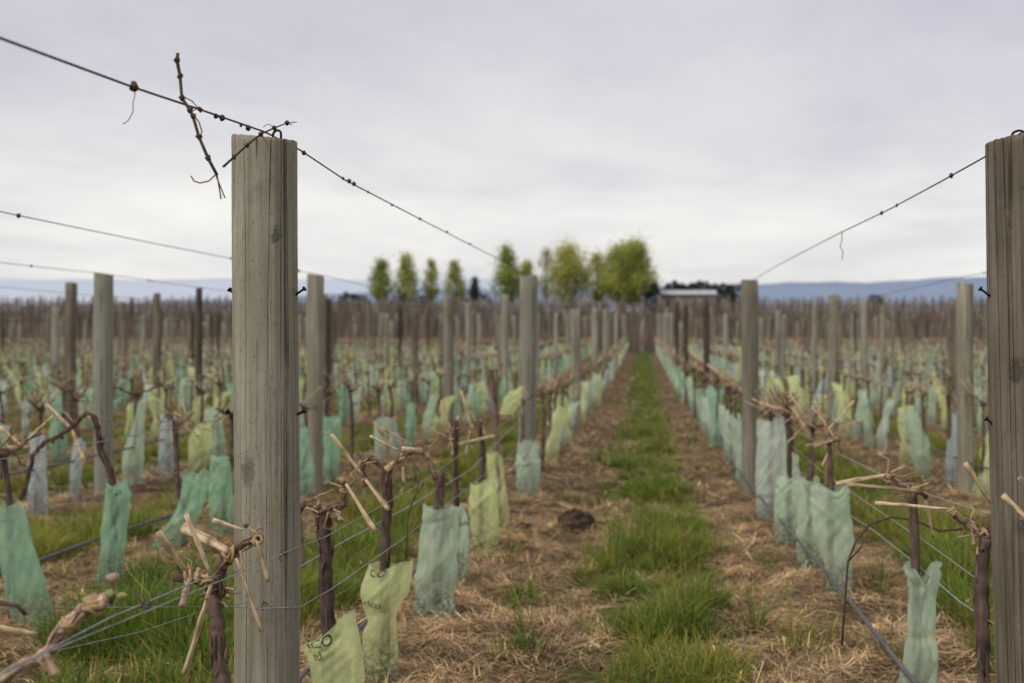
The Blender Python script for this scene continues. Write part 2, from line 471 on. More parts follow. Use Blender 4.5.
def grass_set(ntuft, y0, y1, per, hmin, hmax, wmul, power=1.0, half=0.315):
    x, y = scatter(ntuft, y0, y1, power)
    d = alley_dist(x) + 0.34 * (vnoise(x, y, 1.7, 1.0) - 0.5) + 0.25 * (vnoise(x, y, 5.1, 2.0) - 0.5)
    keep = (d < half) | ((d < half + 0.5) & (nr.uniform(0, 1, ntuft) < 0.035)) 
    dens = vnoise(x, y, 2.3, 4.0) * 0.6 + vnoise(x, y, 6.3, 5.0) * 0.4
    keep &= nr.uniform(0, 1, ntuft) < 0.40 + 1.0 * dens
    keep &= ~((np.abs(x + 0.45) < 0.26) & (y > 6.9) & (y < 8.6))
    x, y, d, dens = x[keep], y[keep], d[keep], dens[keep]
    k = nr.integers(per // 2, per + per // 2, len(x))
    hb = (hmin + (hmax - hmin) * np.clip(dens + nr.normal(0, 0.13, len(x)), 0, 1) ** 1.7)
    hue = vnoise(x, y, 3.1, 7.0)
    X = np.repeat(x, k); Y = np.repeat(y, k); HB = np.repeat(hb, k); HU = np.repeat(hue, k)
    n = len(X); az = nr.uniform(0, 6.283, n); rr = 0.045 * np.sqrt(nr.uniform(0, 1, n)) * wmul ** 0.5
    bx, by = X + rr * np.cos(az), Y + rr * np.sin(az)
    base = np.stack([bx, by, gz(bx, by) - 0.005], 1)
    h = HB * nr.uniform(0.35, 1.3, n); lean = np.clip(nr.normal(0.55, 0.35, n), 0.05, 1.5)
    w = nr.uniform(0.0026, 0.0075, n) * wmul
    t = np.stack([0.75 + 0.75 * HU, 0.8 + 0.35 * HU, 0.8 + 0.3 * HU], 1) * nr.uniform(0.6, 1.35, n)[:, None]
    dry = nr.uniform(0, 1, n) < 0.13
    t[dry] = np.array([3.1, 1.65, 3.2]) * nr.uniform(0.6, 1.1, (dry.sum(), 1))
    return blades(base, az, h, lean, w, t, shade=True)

def straw_set(n, y0, y1, lmin, lmax, wmul, power=1.0):
    x, y = scatter(n, y0, y1, power)
    d = alley_dist(x) + 0.35 * (vnoise(x, y, 1.7, 1.0) - 0.5)
    keep = (d > 0.30) | (nr.uniform(0, 1, n) < 0.32)
    keep &= nr.uniform(0, 1, n) < 0.34 + 1.05 * vnoise(x, y, 6.7, 9.0) * vnoise(x, y, 2.9, 3.0) * 1.6
    x, y = x[keep], y[keep]; n = len(x)
    cl = vnoise(x, y, 9.0, 2.2); az = 6.283 * vnoise(x, y, 4.0, 6.6) + nr.normal(0, 0.9, n)
    z = gz(x, y) + nr.uniform(0.0, 0.016, n) + 0.06 * np.clip(cl - 0.35, 0, 1) * nr.uniform(0, 1, n)
    L = nr.uniform(lmin, lmax, n); arc = nr.normal(0.02, 0.045, n) * (L / 0.12)
    t = np.array([[1.0, 1.0, 1.0]]) * (0.16 + 1.25 * nr.uniform(0, 1, n) ** 1.35)[:, None] * (0.42 + 0.9 * cl)[:, None]
    pale = nr.uniform(0, 1, n) < 0.05
    t[pale] *= np.array([1.45, 1.6, 1.8])
    redd = nr.uniform(0, 1, n) < 0.2
    t[redd] *= np.array([0.8, 0.72, 0.62])
    return blades(np.stack([x, y, z], 1), az, L, arc, nr.uniform(0.0018, 0.0042, n) * wmul, t, lying=True)

def merge(sets):
    Vs, Qs, Cs, o = [], [], [], 0
    for V, Q, C in sets:
        Vs.append(V); Qs.append(Q + o); Cs.append(C); o += len(V)
    return np.concatenate(Vs), np.concatenate(Qs), np.concatenate(Cs)

def clumps(spots):
    out = []
    for (cx, cy, rad, hh, n) in spots:
        a = nr.uniform(0, 6.283, n); r_ = rad * np.sqrt(nr.uniform(0, 1, n))
        bx, by = cx + r_ * np.cos(a), cy + r_ * np.sin(a)
        h = hh * (1 - 0.5 * (r_ / rad) ** 2) * nr.uniform(0.4, 1.2, n)
        az = a + nr.normal(0, 0.9, n); t = np.array([[0.78, 0.9, 0.75]]) * nr.uniform(0.4, 1.35, n)[:, None]
        d = nr.uniform(0, 1, n) < 0.05; t[d] = np.array([3.0, 1.65, 3.0])
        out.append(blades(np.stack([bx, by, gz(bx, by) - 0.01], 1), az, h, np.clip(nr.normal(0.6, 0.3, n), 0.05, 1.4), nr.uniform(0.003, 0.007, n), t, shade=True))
    return out
LUSH = [(-2.28, 5.2, 0.40, 0.36, 2200), (-1.85, 4.75, 0.25, 0.24, 800), (-2.6, 6.3, 0.3, 0.25, 900), (0.10, 5.3, 0.24, 0.26, 700), (-0.10, 6.1, 0.13, 0.22, 300), (0.30, 5.8, 0.15, 0.24, 400), (0.22, 8.2, 0.24, 0.26, 700),
        (0.02, 7.3, 0.22, 0.22, 700), (0.1, 10.2, 0.3, 0.24, 1000), (-0.1, 12.5, 0.25, 0.22, 700), (1.75, 5.6, 0.35, 0.3, 1400), (1.9, 7.0, 0.35, 0.28, 1300), (-1.75, 5.9, 0.3, 0.28, 1000), (-1.8, 7.2, 0.35, 0.26, 1200),
        (-0.62, 6.1, 0.07, 0.16, 110), (-0.5, 5.0, 0.08, 0.16, 130), (0.62, 4.9, 0.08, 0.14, 110), (0.75, 6.9, 0.07, 0.15, 90)]
V, Q, C = merge(clumps(LUSH) + [grass_set(6500, 4.2, 9, 28, 0.05, 0.33, 1.0), grass_set(11000, 9, 20, 16, 0.05, 0.28, 1.7, 0.8),
                 grass_set(13000, 20, 45, 8, 0.06, 0.20, 3.4, 0.8), grass_set(9000, 45, 76, 6, 0.08, 0.18, 6.0)])
o = link('grass', np_mesh('grass', V, Q, C, [M['grass']])); tag(o, 'tufted green grass growing down the alleys between vine rows', 'grass', kind='stuff')
V, Q, C = merge([straw_set(270000, 4.0, 10, 0.03, 0.22, 0.85), straw_set(160000, 10, 24, 0.06, 0.28, 1.7, 0.8), straw_set(700, 4.0, 14, 0.2, 0.55, 2.6), straw_set(30000, 24, 45, 0.15, 0.4, 4.5)])
o = link('straw', np_mesh('straw', V, Q, C, [M['straw']])); tag(o, 'dry brown mown grass and straw lying under the vine rows', 'straw', kind='stuff')

# earth clods beside the grass
def clod(x, y, r, label):
    mb = MB(); q = random.Random(int(x * 100 + y))
    z = g1(x, y)
    mb.blob((x, y, z + r * 0.5), r, n=18, m=12, sq=(1, 0.8, 0.72), jit=0.2, rr=q)
    for i in range(60):
        a = q.uniform(0, 6.28); d = q.uniform(0.4, 1.35) * r
        cx, cy = x + d * math.cos(a), y + d * math.sin(a)
        mb.blob((cx, cy, g1(cx, cy) + q.uniform(0.0, 0.75) * r * max(0, 1.25 - d / r)), q.uniform(0.1, 0.3) * r, tint=(q.uniform(0.7, 1.5),) * 3, n=7, m=5, jit=0.25, rr=q)
    tag(mb.build('earth_clod', M['clod'], loc=(x, y, z), smooth_=False), label, 'earth clod', 'earth clods')
clod(-0.47, 8.15, 0.135, 'large dark brown clod of earth on the straw left of the grass strip')
clod(-0.83, 8.0, 0.055, 'small dark earth lump at foot of the pale lime guards')

# ------------------------------------------------------------------ posts
def post_mb(h, r, seed, n=28, nz=26, below=0.15):
    q = random.Random(seed); mb = MB()
    ph = [q.uniform(0, 6.28) for _ in range(6)]
    V = []
    zs = [-below + (h + below) * i / (nz - 1) for i in range(nz)]
    zs[-1] = h - 0.003; zs.append(h)
    for i, z in enumerate(zs):
        for k in range(n):
            a = 2 * math.pi * k / n
            gr = (0.0025 * math.sin(17 * a + ph[5] + 0.7 * z) + 0.003 * math.sin(31 * a + ph[4] - 0.5 * z) + 0.006 * max(0, math.sin(9 * a + ph[3] + 1.1 * math.sin(z * 1.3)) - 0.7) * -4) if n > 40 else 0
            rr = r * (1 + gr + 0.025 * math.sin(2 * a + ph[0]) + 0.02 * math.sin(3 * a + ph[1] + z * 0.8) + 0.012 * math.sin(7 * a + ph[2]) + 0.012 * math.sin(z * 5 + ph[3] + a) + q.uniform(-0.005, 0.005))
            if i == len(zs) - 1: rr -= 0.0012 + q.uniform(0, 0.0016)
            zz = z
            if i >= len(zs) - 2: zz += 0.010 * math.cos(a + ph[4]) * r / 0.08 + q.uniform(-0.002, 0.002)
            V.append((rr * math.cos(a) + 0.006 * math.sin(z * 1.7 + ph[5]), rr * math.sin(a), zz))
    m = len(zs)
    Fc = [(i * n + k, i * n + (k + 1) % n, (i + 1) * n + (k + 1) % n, (i + 1) * n + k) for i in range(m - 1) for k in range(n)]
    ring = [V[(m - 1) * n + k] for k in range(n)]; b0 = len(V); V += ring
    V.append((0, 0, h - 0.002)); c = len(V) - 1
    Fc += [(b0 + k, b0 + (k + 1) % n, c) for k in range(n)]
    mb.add(V, Fc); return mb

def drop(mb, h):
    """put the mesh origin at the post's top, so grain and knots are measured from there"""
    mb.v = [(a, b, c - h) for a, b, c in mb.v]

def nail_mb(p0, p1, r=0.0032):
    mb = MB(); a, b = Vector(p0), Vector(p1); d = (b - a).normalized()
    mb.tube([a, b], r, 8); mb.tube([b - d * 0.001, b + d * 0.004], r * 2.1, 10)
    return mb

def near_post(u, v_top, Y, r, matr, label, nails, hook_u, seed):
    x = (u - UX) * Y / F; ztop = EYE + (VY - v_top) * Y / F; z0 = g1(x, Y); h = ztop - z0
    root = empty('wooden_post', (x, Y, z0)); tag(root, label, 'post', 'wooden trellis posts')
    mb = post_mb(h, r, seed, 72, 90); drop(mb, h)
    o = mb.build('timber_shaft', matr, root); o.location = (0, 0, h)
    L = Vector((x, Y, z0))
    for (ua, va, ub, vb) in nails:
        # driven into the side, heads pointing up and out
        pb = P(ub, vb, Y - 0.01) - L; s = 1 if pb.x > 0 else -1
        pa = P(ua, va, Y - 0.01) - L; pa.x = s * (r - 0.02)
        nail_mb(pa, pb).build('nail', M['nail'], root)
    mb = MB(); c = P(hook_u, v_top, Y - 0.03) - L; pts = []
    for i in range(11):
        a = math.pi * i / 10
        pts.append(c + Vector((0.014 * math.cos(a), -0.01 * math.cos(a), 0.012 * math.sin(a) + 0.008 if 0 < i < 10 else -0.012)))
    mb.tube(pts, 0.0032, 8); mb.build('staple', M['nail'], root)
    return root, h
POST_A, HA = near_post(266, 138, Y1, 0.0815, M['post_grey'], 'large pale grey weathered post nearest the camera, left of the alley',
    [(240, 300, 230, 290), (292, 300, 304, 289), (240, 421, 228, 412), (292, 419, 304, 411)], 277, 3)
POST_B, HB_ = near_post(1018, 138, Y1, 0.0845, M['post_brown'], 'thick brown weathered post cut off by the right picture edge',
    [(990, 302, 977, 288), (990, 432, 980, 418)], 1018, 9)
# the right post leans a little to the left
POST_B.location.x += 0.043; POST_B.rotation_euler.y = -0.0222
# extra staples holding the wires on the front of the near left post
for (u, v) in ((282, 556), (264, 605)):
    mb = MB(); c = P(u, v, 2.938) - POST_A.location
    for s in (-1, 1): mb.tube([c + Vector((0.006 * s, 0.02, -0.004 * s)), c + Vector((0.005 * s, -0.004, 0.006 * s)), c + Vector((0, -0.007, 0.012 * s))], 0.0011, 6)
    mb.build('wire_staple', M['nail'], POST_A)

post_vars = {}
for kind, r, mt in (('pale', 0.080, 'post_far_grey'), ('grey', 0.074, 'post_grey'), ('brown', 0.080, 'post_brown'), ('dark', 0.046, 'post_dark')):
    post_vars[kind] = []
    for s in range(3):
        mb = post_mb(1.88, r, 100 + s, 20, 14); post_vars[kind].append(mb.mesh('wooden_post', [M[mt]]))
LOOK = {'pale': 'pale grey round', 'grey': 'weathered grey', 'brown': 'weathered brown', 'dark': 'slim dark brown'}
# looks and heights read off the photograph, by (row, post index along the row)
SPEC = {(-1, 1): ('pale', 1.925), (1, 1): ('grey', 1.90), (-2, 1): ('grey', 1.94), (-3, 1): ('pale', 1.95), (2, 1): ('grey', 1.86),
        (-1, 2): ('grey', 1.84), (1, 2): ('dark', 2.0), (-2, 2): ('grey', 2.02), (2, 2): ('grey', 2.04), (-4, 2): ('dark', 2.14), (-5, 2): ('brown', 2.2), (-3, 2): ('dark', 2.0),
        (-4, 1): ('brown', 1.9), (-1, 3): ('grey', 2.05), (1, 3): ('dark', 2.1)}
post_list = []
for k in list(range(-24, 0)) + list(range(1, 17)):
    for i in range(0, 10):
        Y = Y1 + STEP * i + (rnd.uniform(-0.3, 0.3) if (abs(k) > 2 and i > 1) else 0); x = row_x(k)
        if Y > 70 or (i == 0): continue
        x += rnd.uniform(-0.03, 0.03)
        if in_view(x, Y, 60): post_list.append((Y, k, i, x))
count_in_row = {-1: 1, 1: 1}
n_posts = 2
for (Y, k, i, x) in sorted(post_list):
    kind, h = SPEC.get((k, i), (rnd.choice(['grey', 'brown', 'brown', 'pale', 'dark']), rnd.uniform(1.85, 2.05) if i < 3 else rnd.uniform(2.0, 2.4)))
    count_in_row[k] = count_in_row.get(k, 0) + 1
    o = link('wooden_post', rnd.choice(post_vars[kind]), None, (x, Y, g1(x, Y)))
    o.scale = (1, 1, h / 1.88) if i < 3 else (0.92, 0.92, h / 1.88)
    o.rotation_euler = (rnd.uniform(-0.012, 0.012), rnd.uniform(-0.012, 0.012), rnd.uniform(0, 6.28))
    lab = f"{LOOK[kind]} wooden post, {ordinal(count_in_row[k])} in the {row_name(k)}"
    if (k, i) == (-1, 1): lab = 'pale grey round post just beyond the near left post, same row'
    if (k, i) == (1, 1): lab = 'weathered grey brown post standing among the mint guards right of the alley'
    if (k, i) == (-3, 1): lab = 'tall pale grey post standing alone at the left, topped by the sky'
    tag(o, lab, 'post', 'wooden trellis posts'); n_posts += 1

# ------------------------------------------------------------------ vine guards
GCOL = {'mint': (0.73, 0.89, 0.67), 'teal': (0.49, 0.77, 0.53), 'lime': (0.90, 0.97, 0.50), 'ice': (0.70, 0.79, 0.79), 'white': (0.84, 0.92, 0.79)}
GWORD = {'mint': 'mint green', 'teal': 'sea green', 'lime': 'pale lime', 'ice': 'icy blue', 'white': 'whitish green'}

class Guard:
    """a plastic sleeve: keyframes (z, centre x, centre y, half width) from the foot up"""
    def __init__(s, keys, seed, depth=0.5, yaw=0.0, tilt=0.0, notch=0.0, crumple=1.0):
        s.k = np.array(keys, float); s.q = np.random.default_rng(seed); s.depth = depth; s.yaw = yaw; s.tilt = tilt; s.notch = notch
        s.L = np.linspace(0, 1, len(keys)); 
        s.w = [(s.q.integers(1, 5), s.q.uniform(-2.2, 2.2), s.q.uniform(0, 6.28), s.q.uniform(0.0012, 0.0042) * crumple) for _ in range(6)]
        s.w += [(s.q.integers(5, 12), s.q.uniform(-9, 9), s.q.uniform(0, 6.28), s.q.uniform(0.0006, 0.002) * crumple) for _ in range(7)]
        s.cr = [(s.q.uniform(-1, 1), s.q.uniform(-2.2, 2.2), s.q.uniform(0.1, 0.95), s.q.uniform(0.006, 0.016) * crumple * s.q.choice([-1, 1]), s.q.uniform(0.03, 0.09)) for _ in range(5)]
        s.vf = [(s.q.uniform(3.3, 6.1), s.q.uniform(-0.9, 0.9), s.q.uniform(0.004, 0.010) * s.q.choice([-1, 1]), s.q.uniform(0.12, 0.3)) for _ in range(4)]
        s.j = [(s.q.integers(1, 5), s.q.uniform(0, 6.28), s.q.uniform(0.004, 0.014)) for _ in range(3)]
    def at(s, th, t, push=0.0):
        f = [np.interp(t, s.L, s.k[:, i]) for i in range(4)]
        # smooth the keyframes a little
        for i in range(4):
            f[i] = (f[i] * 2 + np.interp(t - 0.05, s.L, s.k[:, i]) + np.interp(t + 0.05, s.L, s.k[:, i])) / 4
        z, cx, cy, a = f
        c, sn = np.cos(th), np.sin(th)
        wr = sum(A * np.sin(m * th + n * t * 6.283 + p) for m, n, p, A in s.w)
        for h0, sl, A, wd in s.vf:           # stiff folds running up the sleeve
            wr = wr + A * np.clip(1 - np.abs(np.mod(th, 6.2832) - h0 - sl * (t - 0.5)) / wd, 0, 1)
        for c0, sl, t0, A, wd in s.cr:      # sharp slanting creases in the film
            e = np.abs((t - t0) - sl * 0.16 * (np.cos(th) - c0)) / wd
            wr = wr + A * np.clip(1 - e, 0, 1)
        wr = wr * np.clip(a / 0.08, 0.35, 1.1)
        x = (a + wr * 0.6 + push) * np.sign(c) * np.abs(c) ** 1.0
        y = (a * s.depth + wr + push) * np.sign(sn) * np.abs(sn) ** 1.25
        tt = np.clip((t - 0.55) / 0.45, 0, 1) ** 2
        z = z + tt * (s.tilt * x + sum(A * np.sin(m * th + p) for m, p, A in s.j) - s.notch * np.exp(-((np.abs(c)) / 0.35) ** 2))
        ya = s.yaw
        X = x * math.cos(ya) - y * math.sin(ya) + cx; Y = x * math.sin(ya) + y * math.cos(ya) + cy
        return np.stack([X, Y, z], -1)
    def arrays(s, nth, nt, tint):
        th = np.linspace(0, 2 * np.pi, nth, endpoint=False); t = np.linspace(0, 1, nt)
        T, TH = np.meshgrid(t, th, indexing='ij')
        V = s.at(TH.ravel(), T.ravel())
        Q = np.array([(i * nth + k, i * nth + (k + 1) % nth, (i + 1) * nth + (k + 1) % nth, (i + 1) * nth + k) for i in range(nt - 1) for k in range(nth)])
        C = np.tile(np.array(tint), (len(V), 1))
        return V, Q, C

def text_part(g, text, x0, t0, size, slope=0.0, parent=None):
    cu = bpy.data.curves.new('lettering', 'FONT'); cu.body = text; cu.size = 1.0; cu.align_x = 'CENTER'
    ob = bpy.data.objects.new('lettering', cu); COL.objects.link(ob)
    dg = bpy.context.evaluated_depsgraph_get()
    me = bpy.data.meshes.new_from_object(ob.evaluated_get(dg))
    bpy.data.objects.remove(ob)
    co = np.zeros(len(me.vertices) * 3); me.vertices.foreach_get('co', co); co = co.reshape(-1, 3)
    amp = float(np.interp(t0, g.L, g.k[:, 3]))
    a, b = co[:, 0] * size, co[:, 1] * size
    ca, sa = math.cos(slope), math.sin(slope)
    a, b = a * ca - b * sa, a * sa + b * ca
    # the front of the sleeve faces -Y; walk across it by the sleeve's own width
    A0 = lambda th, t: g.at(np.array([th]), np.array([t]))[0]
    th_of = lambda xx: 2 * np.pi - np.arccos(np.clip(xx / amp, -0.97, 0.97))
    jz = np.linalg.norm(A0(th_of(x0), t0 + 0.05) - A0(th_of(x0), t0 - 0.05)) / 0.1
    V = g.at(th_of(x0 + a), t0 + b / jz, push=0.003)
    me.vertices.foreach_set('co', V.astype(np.float32).ravel()); me.materials.clear(); me.materials.append(M['ink']); me.update()
    return link('printed_lettering', me, parent)

guard_no = {}
G_GROUP = 'plastic sleeves around young vine trunks'
def px_guard(Y, keys, col, seed, label, tilt=0, notch=0, depth=0.5, yaw=0.0, crumple=1.0, text=(), ground=True):
    """sleeve measured on the photograph: (v, u left, u right) from the foot up"""
    ks = []
    for (v, a, b) in keys:
        p, q = P(a, v, Y), P(b, v, Y)
        ks.append([p.z, (p.x + q.x) / 2, Y, (q.x - p.x) / 2])
    x0 = ks[0][1]; z0 = g1(x0, Y)
    if ground:
        ks[0][0] = z0 - 0.005
    ks = [[k[0] - z0, k[1] - x0, 0.0, k[3] * 0.97] for k in ks]
    g = Guard(ks, seed, depth, yaw, tilt, notch, crumple)
    V, Q, C = g.arrays(72, 72, GCOL[col])
    o = link('vine_guard', np_mesh('vine_guard', V, Q, C, [M['guard']], smooth_=True), None, (x0, Y, z0))
    tag(o, label, 'vine guard', G_GROUP)
    for tx in text: text_part(g, *tx, parent=o)
    return o

PI = math.pi
px_guard(3.6, [(778, 318, 364), (700, 314, 364), (665, 309, 364), (645, 303, 362), (628, 300, 356)], 'lime', 1, 'slumped pale lime guard printed ICO, right beside the near left post', tilt=0.62, depth=0.55, crumple=0.6,
         text=(('ICO', -0.022, 0.80, 0.046), ('ed', -0.045, 0.60, 0.040, 0.2)))
px_guard(4.45, [(696, 362, 399), (650, 361, 399), (614, 367, 396), (592, 358, 410), (562, 369, 415)], 'lime', 2, 'tall pale lime guard pinched at its middle, with faint black print', tilt=0.10, depth=0.5, crumple=0.7,
         text=(('CO', -0.040, 0.92, 0.044), ('rico', -0.030, 0.60, 0.040, -0.2)))
px_guard(5.52, [(640, 411, 456), (600, 414, 456), (540, 419, 459), (505, 423, 460)], 'mint', 3, 'pale mint guard with a thick cut stump in it, front of two overlapping', tilt=-0.1, depth=0.5)
px_guard(6.25, [(594, 448, 466), (560, 450, 470), (520, 452, 469), (505, 452, 464)], 'mint', 4, 'narrow mint guard half hidden behind the one holding a cut stump', tilt=-0.15, crumple=1.2, text=(('eco', 0.01, 0.62, 0.045, 0.3),))
px_guard(7.07, [(562, 472, 498), (520, 470, 499), (481, 469, 498)], 'lime', 5, 'short wide lime guard left of a taller narrow lime one', tilt=0.1)
px_guard(7.96, [(540, 491, 511), (500, 489, 508), (453, 486, 503)], 'lime', 6, 'tall narrow lime guard around a thick grey trunk', tilt=-0.1)
px_guard(9.75, [(490, 517, 540), (465, 515, 541), (441, 518, 537)], 'mint', 7, 'short sea green guard in front of the pale round post', depth=0.8)
px_guard(9.3, [(415, 499, 513), (402, 503, 521), (389, 508, 523)], 'lime', 8, 'pale lime guard slipped up its trunk, left of the pale round post', tilt=0.5, ground=False)
px_guard(5.28, [(640, 20, 55), (600, 8, 50), (550, -4, 36), (502, -9, 24)], 'teal', 11, 'large sea green guard leaning left at the left picture edge', depth=0.6, crumple=0.9)
px_guard(6.2, [(598, 91, 123), (575, 97, 124), (530, 101, 127), (495, 105, 131), (480, 106, 126)], 'teal', 12, 'tall narrow sea green guard with a small notch at its top', notch=0.03, tilt=-0.18, text=(('o', 0.02, 0.78, 0.06),))
px_guard(7.2, [(558, 146, 172), (540, 155, 187), (515, 175, 200), (490, 182, 208), (472, 183, 212)], 'teal', 13, 'sea green guard bent sideways at its foot behind the cut canes', tilt=0.05)
px_guard(7.8, [(542, 211, 236), (490, 209, 233), (463, 210, 230), (455, 211, 227)], 'teal', 14, 'upright sea green guard peeping out left of the near post', notch=0.02)
px_guard(9.67, [(500, 295, 312), (470, 297, 315), (428, 295, 308)], 'teal', 15, 'sea green guard just right of the near left post', crumple=1.2)
px_guard(10.6, [(488, 321, 336), (450, 324, 341), (417, 323, 341)], 'teal', 16, 'sea green guard right of the brown post behind the near post')
px_guard(8.8, [(512, 27, 48), (470, 28, 47), (433, 30, 46)], 'ice', 17, 'icy blue narrow guard above the leaning green one at far left')
px_guard(9.45, [(500, 68, 80), (470, 70, 82), (440, 74, 86)], 'ice', 18, 'thin icy blue guard leaning right under an arched cane')
px_guard(10.6, [(482, 121, 145), (455, 122, 145), (440, 127, 144), (425, 134, 144), (400, 138, 146)], 'mint', 19, 'greyish mint guard twisted into a thin neck, right of tall pale post')
px_guard(11.3, [(470, 158, 175), (440, 159, 177), (415, 161, 176)], 'ice', 20, 'grey blue guard right of the one twisted into a neck')
px_guard(11.9, [(452, 187, 206), (435, 189, 213), (424, 199, 212)], 'lime', 21, 'small crumpled lime guard sagging low left of the near post')
px_guard(4.05, [(730, 894, 936), (683, 896, 939), (655, 904, 939), (630, 907, 936), (600, 908, 935), (578, 905, 941), (562, 903, 944)], 'mint', 31, 'pale mint guard with a forked open top beside the right near post', notch=0.075, depth=0.5, crumple=1.1)
px_guard(5.96, [(607, 828, 853), (570, 826, 853), (530, 812, 853), (500, 811, 851), (485, 812, 850)], 'mint', 32, 'mint guard nearest the camera in the close cluster right of the alley', depth=0.5, crumple=0.8)
px_guard(6.75, [(577, 798, 823), (530, 796, 823), (479, 799, 819)], 'mint', 33, 'mint guard second in the close cluster right of the alley')
px_guard(7.5, [(552, 774, 802), (500, 774, 806), (477, 778, 802)], 'mint', 34, 'crumpled mint guard third in the close cluster right of the alley')
px_guard(8.6, [(524, 756, 790), (470, 755, 791), (418, 757, 787)], 'white', 35, 'tall whitish guard just in front of the right row second post')
px_guard(8.0, [(540, 788, 806), (500, 786, 802), (452, 782, 798)], 'mint', 36, 'slim mint guard squeezed behind the whitish tall guard', tilt=-0.3)

# generic sleeves
gvars = {}
for ci, col in enumerate(GCOL):
    gvars[col] = []
    for s in range(9):
        q = random.Random(ci * 50 + s)
        h = q.uniform(0.52, 0.74); lx, ly = q.gauss(0, 0.05), q.gauss(0, 0.05); w = q.uniform(0.078, 0.115)
        pin = q.choice([0, 0, 0.35, 0.5]); pz = q.uniform(0.4, 0.75)
        keys = []
        for i in range(6):
            t = i / 5
            keys.append([h * t, lx * t * t * 1.6 + q.gauss(0, 0.008), ly * t * t * 1.6, w * (1 - pin * math.exp(-((t - pz) / 0.13) ** 2)) * q.uniform(0.92, 1.08)])
        g = Guard(keys, ci * 100 + s, q.uniform(0.4, 0.75), q.uniform(-1.2, 1.2), q.uniform(-0.3, 0.3), q.choice([0, 0, 0.05]), 1.1)
        hi = g.arrays(30, 26, GCOL[col]); lo = g.arrays(10, 7, GCOL[col])
        gvars[col].append((np_mesh('vine_guard', *hi, [M['guard']], smooth_=True), lo))

# ------------------------------------------------------------------ vines
def wander(p0, p1, n, amp, q):
    a, b = Vector(p0), Vector(p1); L = (b - a).length; out = []
    for i in range(n + 1):
        t = i / n; e = amp * L * min(1, 4 * t * (1 - t) + 0.15)
        out.append(a.lerp(b, t) + Vector((q.uniform(-e, e), q.uniform(-e, e), q.uniform(-e, e) * 0.6)) * (0 if i in (0, n) else 1))
    return out

def fibres(mb, pts, r, q, count, tn, mi=0):
    m = len(pts)
    for i in range(count):
        j = q.randrange(m - 2); L = min(m - 1 - j, q.randint(2, 7)); a = q.uniform(0, 6.28); fp = []
        for e in range(L + 1):
            t = (pts[min(j + e + 1, m - 1)] - pts[max(j + e - 1, 0)]).normalized()
            u = t.cross(Vector((0.3, 1, 0.2))).normalized(); w_ = t.cross(u)
            a += q.gauss(0, 0.18); k_ = r * (1.0 + (0.25 if e in (0, L) else 0.06) * q.random())
            fp.append(pts[j + e] + (u * math.cos(a) + w_ * math.sin(a)) * k_)
        c = tn * q.uniform(0.5, 1.5)
        mb.tube(fp, [r * 0.10] + [r * q.uniform(0.14, 0.26) for _ in fp[2:]] + [r * 0.06], 5, tint=(c, c * 0.93, c * 0.85), flat=0.6, mi=mi, r=q)

def trunk_mb(mb, pts, r0, r1, q, n=10, mi=0, dark=1.0):
    # resample with swellings for the old bark
    P2, R = [], []
    m = len(pts) - 1
    steps = 5
    for i in range(m):
        for s_ in range(steps):
            t = s_ / steps; P2.append(Vector(pts[i]).lerp(Vector(pts[i + 1]), t))
            f = (i + t) / m; R.append((r0 + (r1 - r0) * f) * q.uniform(0.86, 1.2))
    P2.append(Vector(pts[-1])); R.append(r1)
    tints = []
    for p in P2:
        tt = dark * q.uniform(0.7, 1.35); tints += [(tt, tt * 0.97, tt * 0.95)] * n
    mb.tube(P2, R, n, tint=tints, jit=0.13, r=q, mi=mi)
    if n >= 8: fibres(mb, P2, max(r0, r1), q, 12 if n > 10 else 5, dark * 1.25, mi)

def cane_mb(mb, p0, p1, r, q, n=7, tint=None, mi=0, flat=0.8, bend=0.03):
    t = q.uniform(0.75, 1.2) if tint is None else tint
    NN = 9
    pts = wander(p0, p1, NN - 1, bend, q)
    node = q.randint(2, 6)
    rr = [r * (0.66 + 0.38 * i / (NN - 1)) * q.uniform(0.9, 1.1) * (1.3 if i == node else 1) for i in range(NN)]
    g, bl = q.uniform(0.93, 1.0), q.uniform(0.84, 1.0)
    colm = [t * q.choice([0.55, 0.8, 1.0, 1.05, 1.15]) for _ in range(n)]
    tl = []
    for i in range(NN):
        f_ = 0.6 if i == node else 1.0
        for k_ in range(n):
            c_ = f_ * colm[k_] * q.uniform(0.85, 1.12); tl.append((c_, c_ * g, c_ * bl))
    mb.tube(pts, rr, n, tint=tl, flat=flat, r=q, mi=mi, jit=0.08)

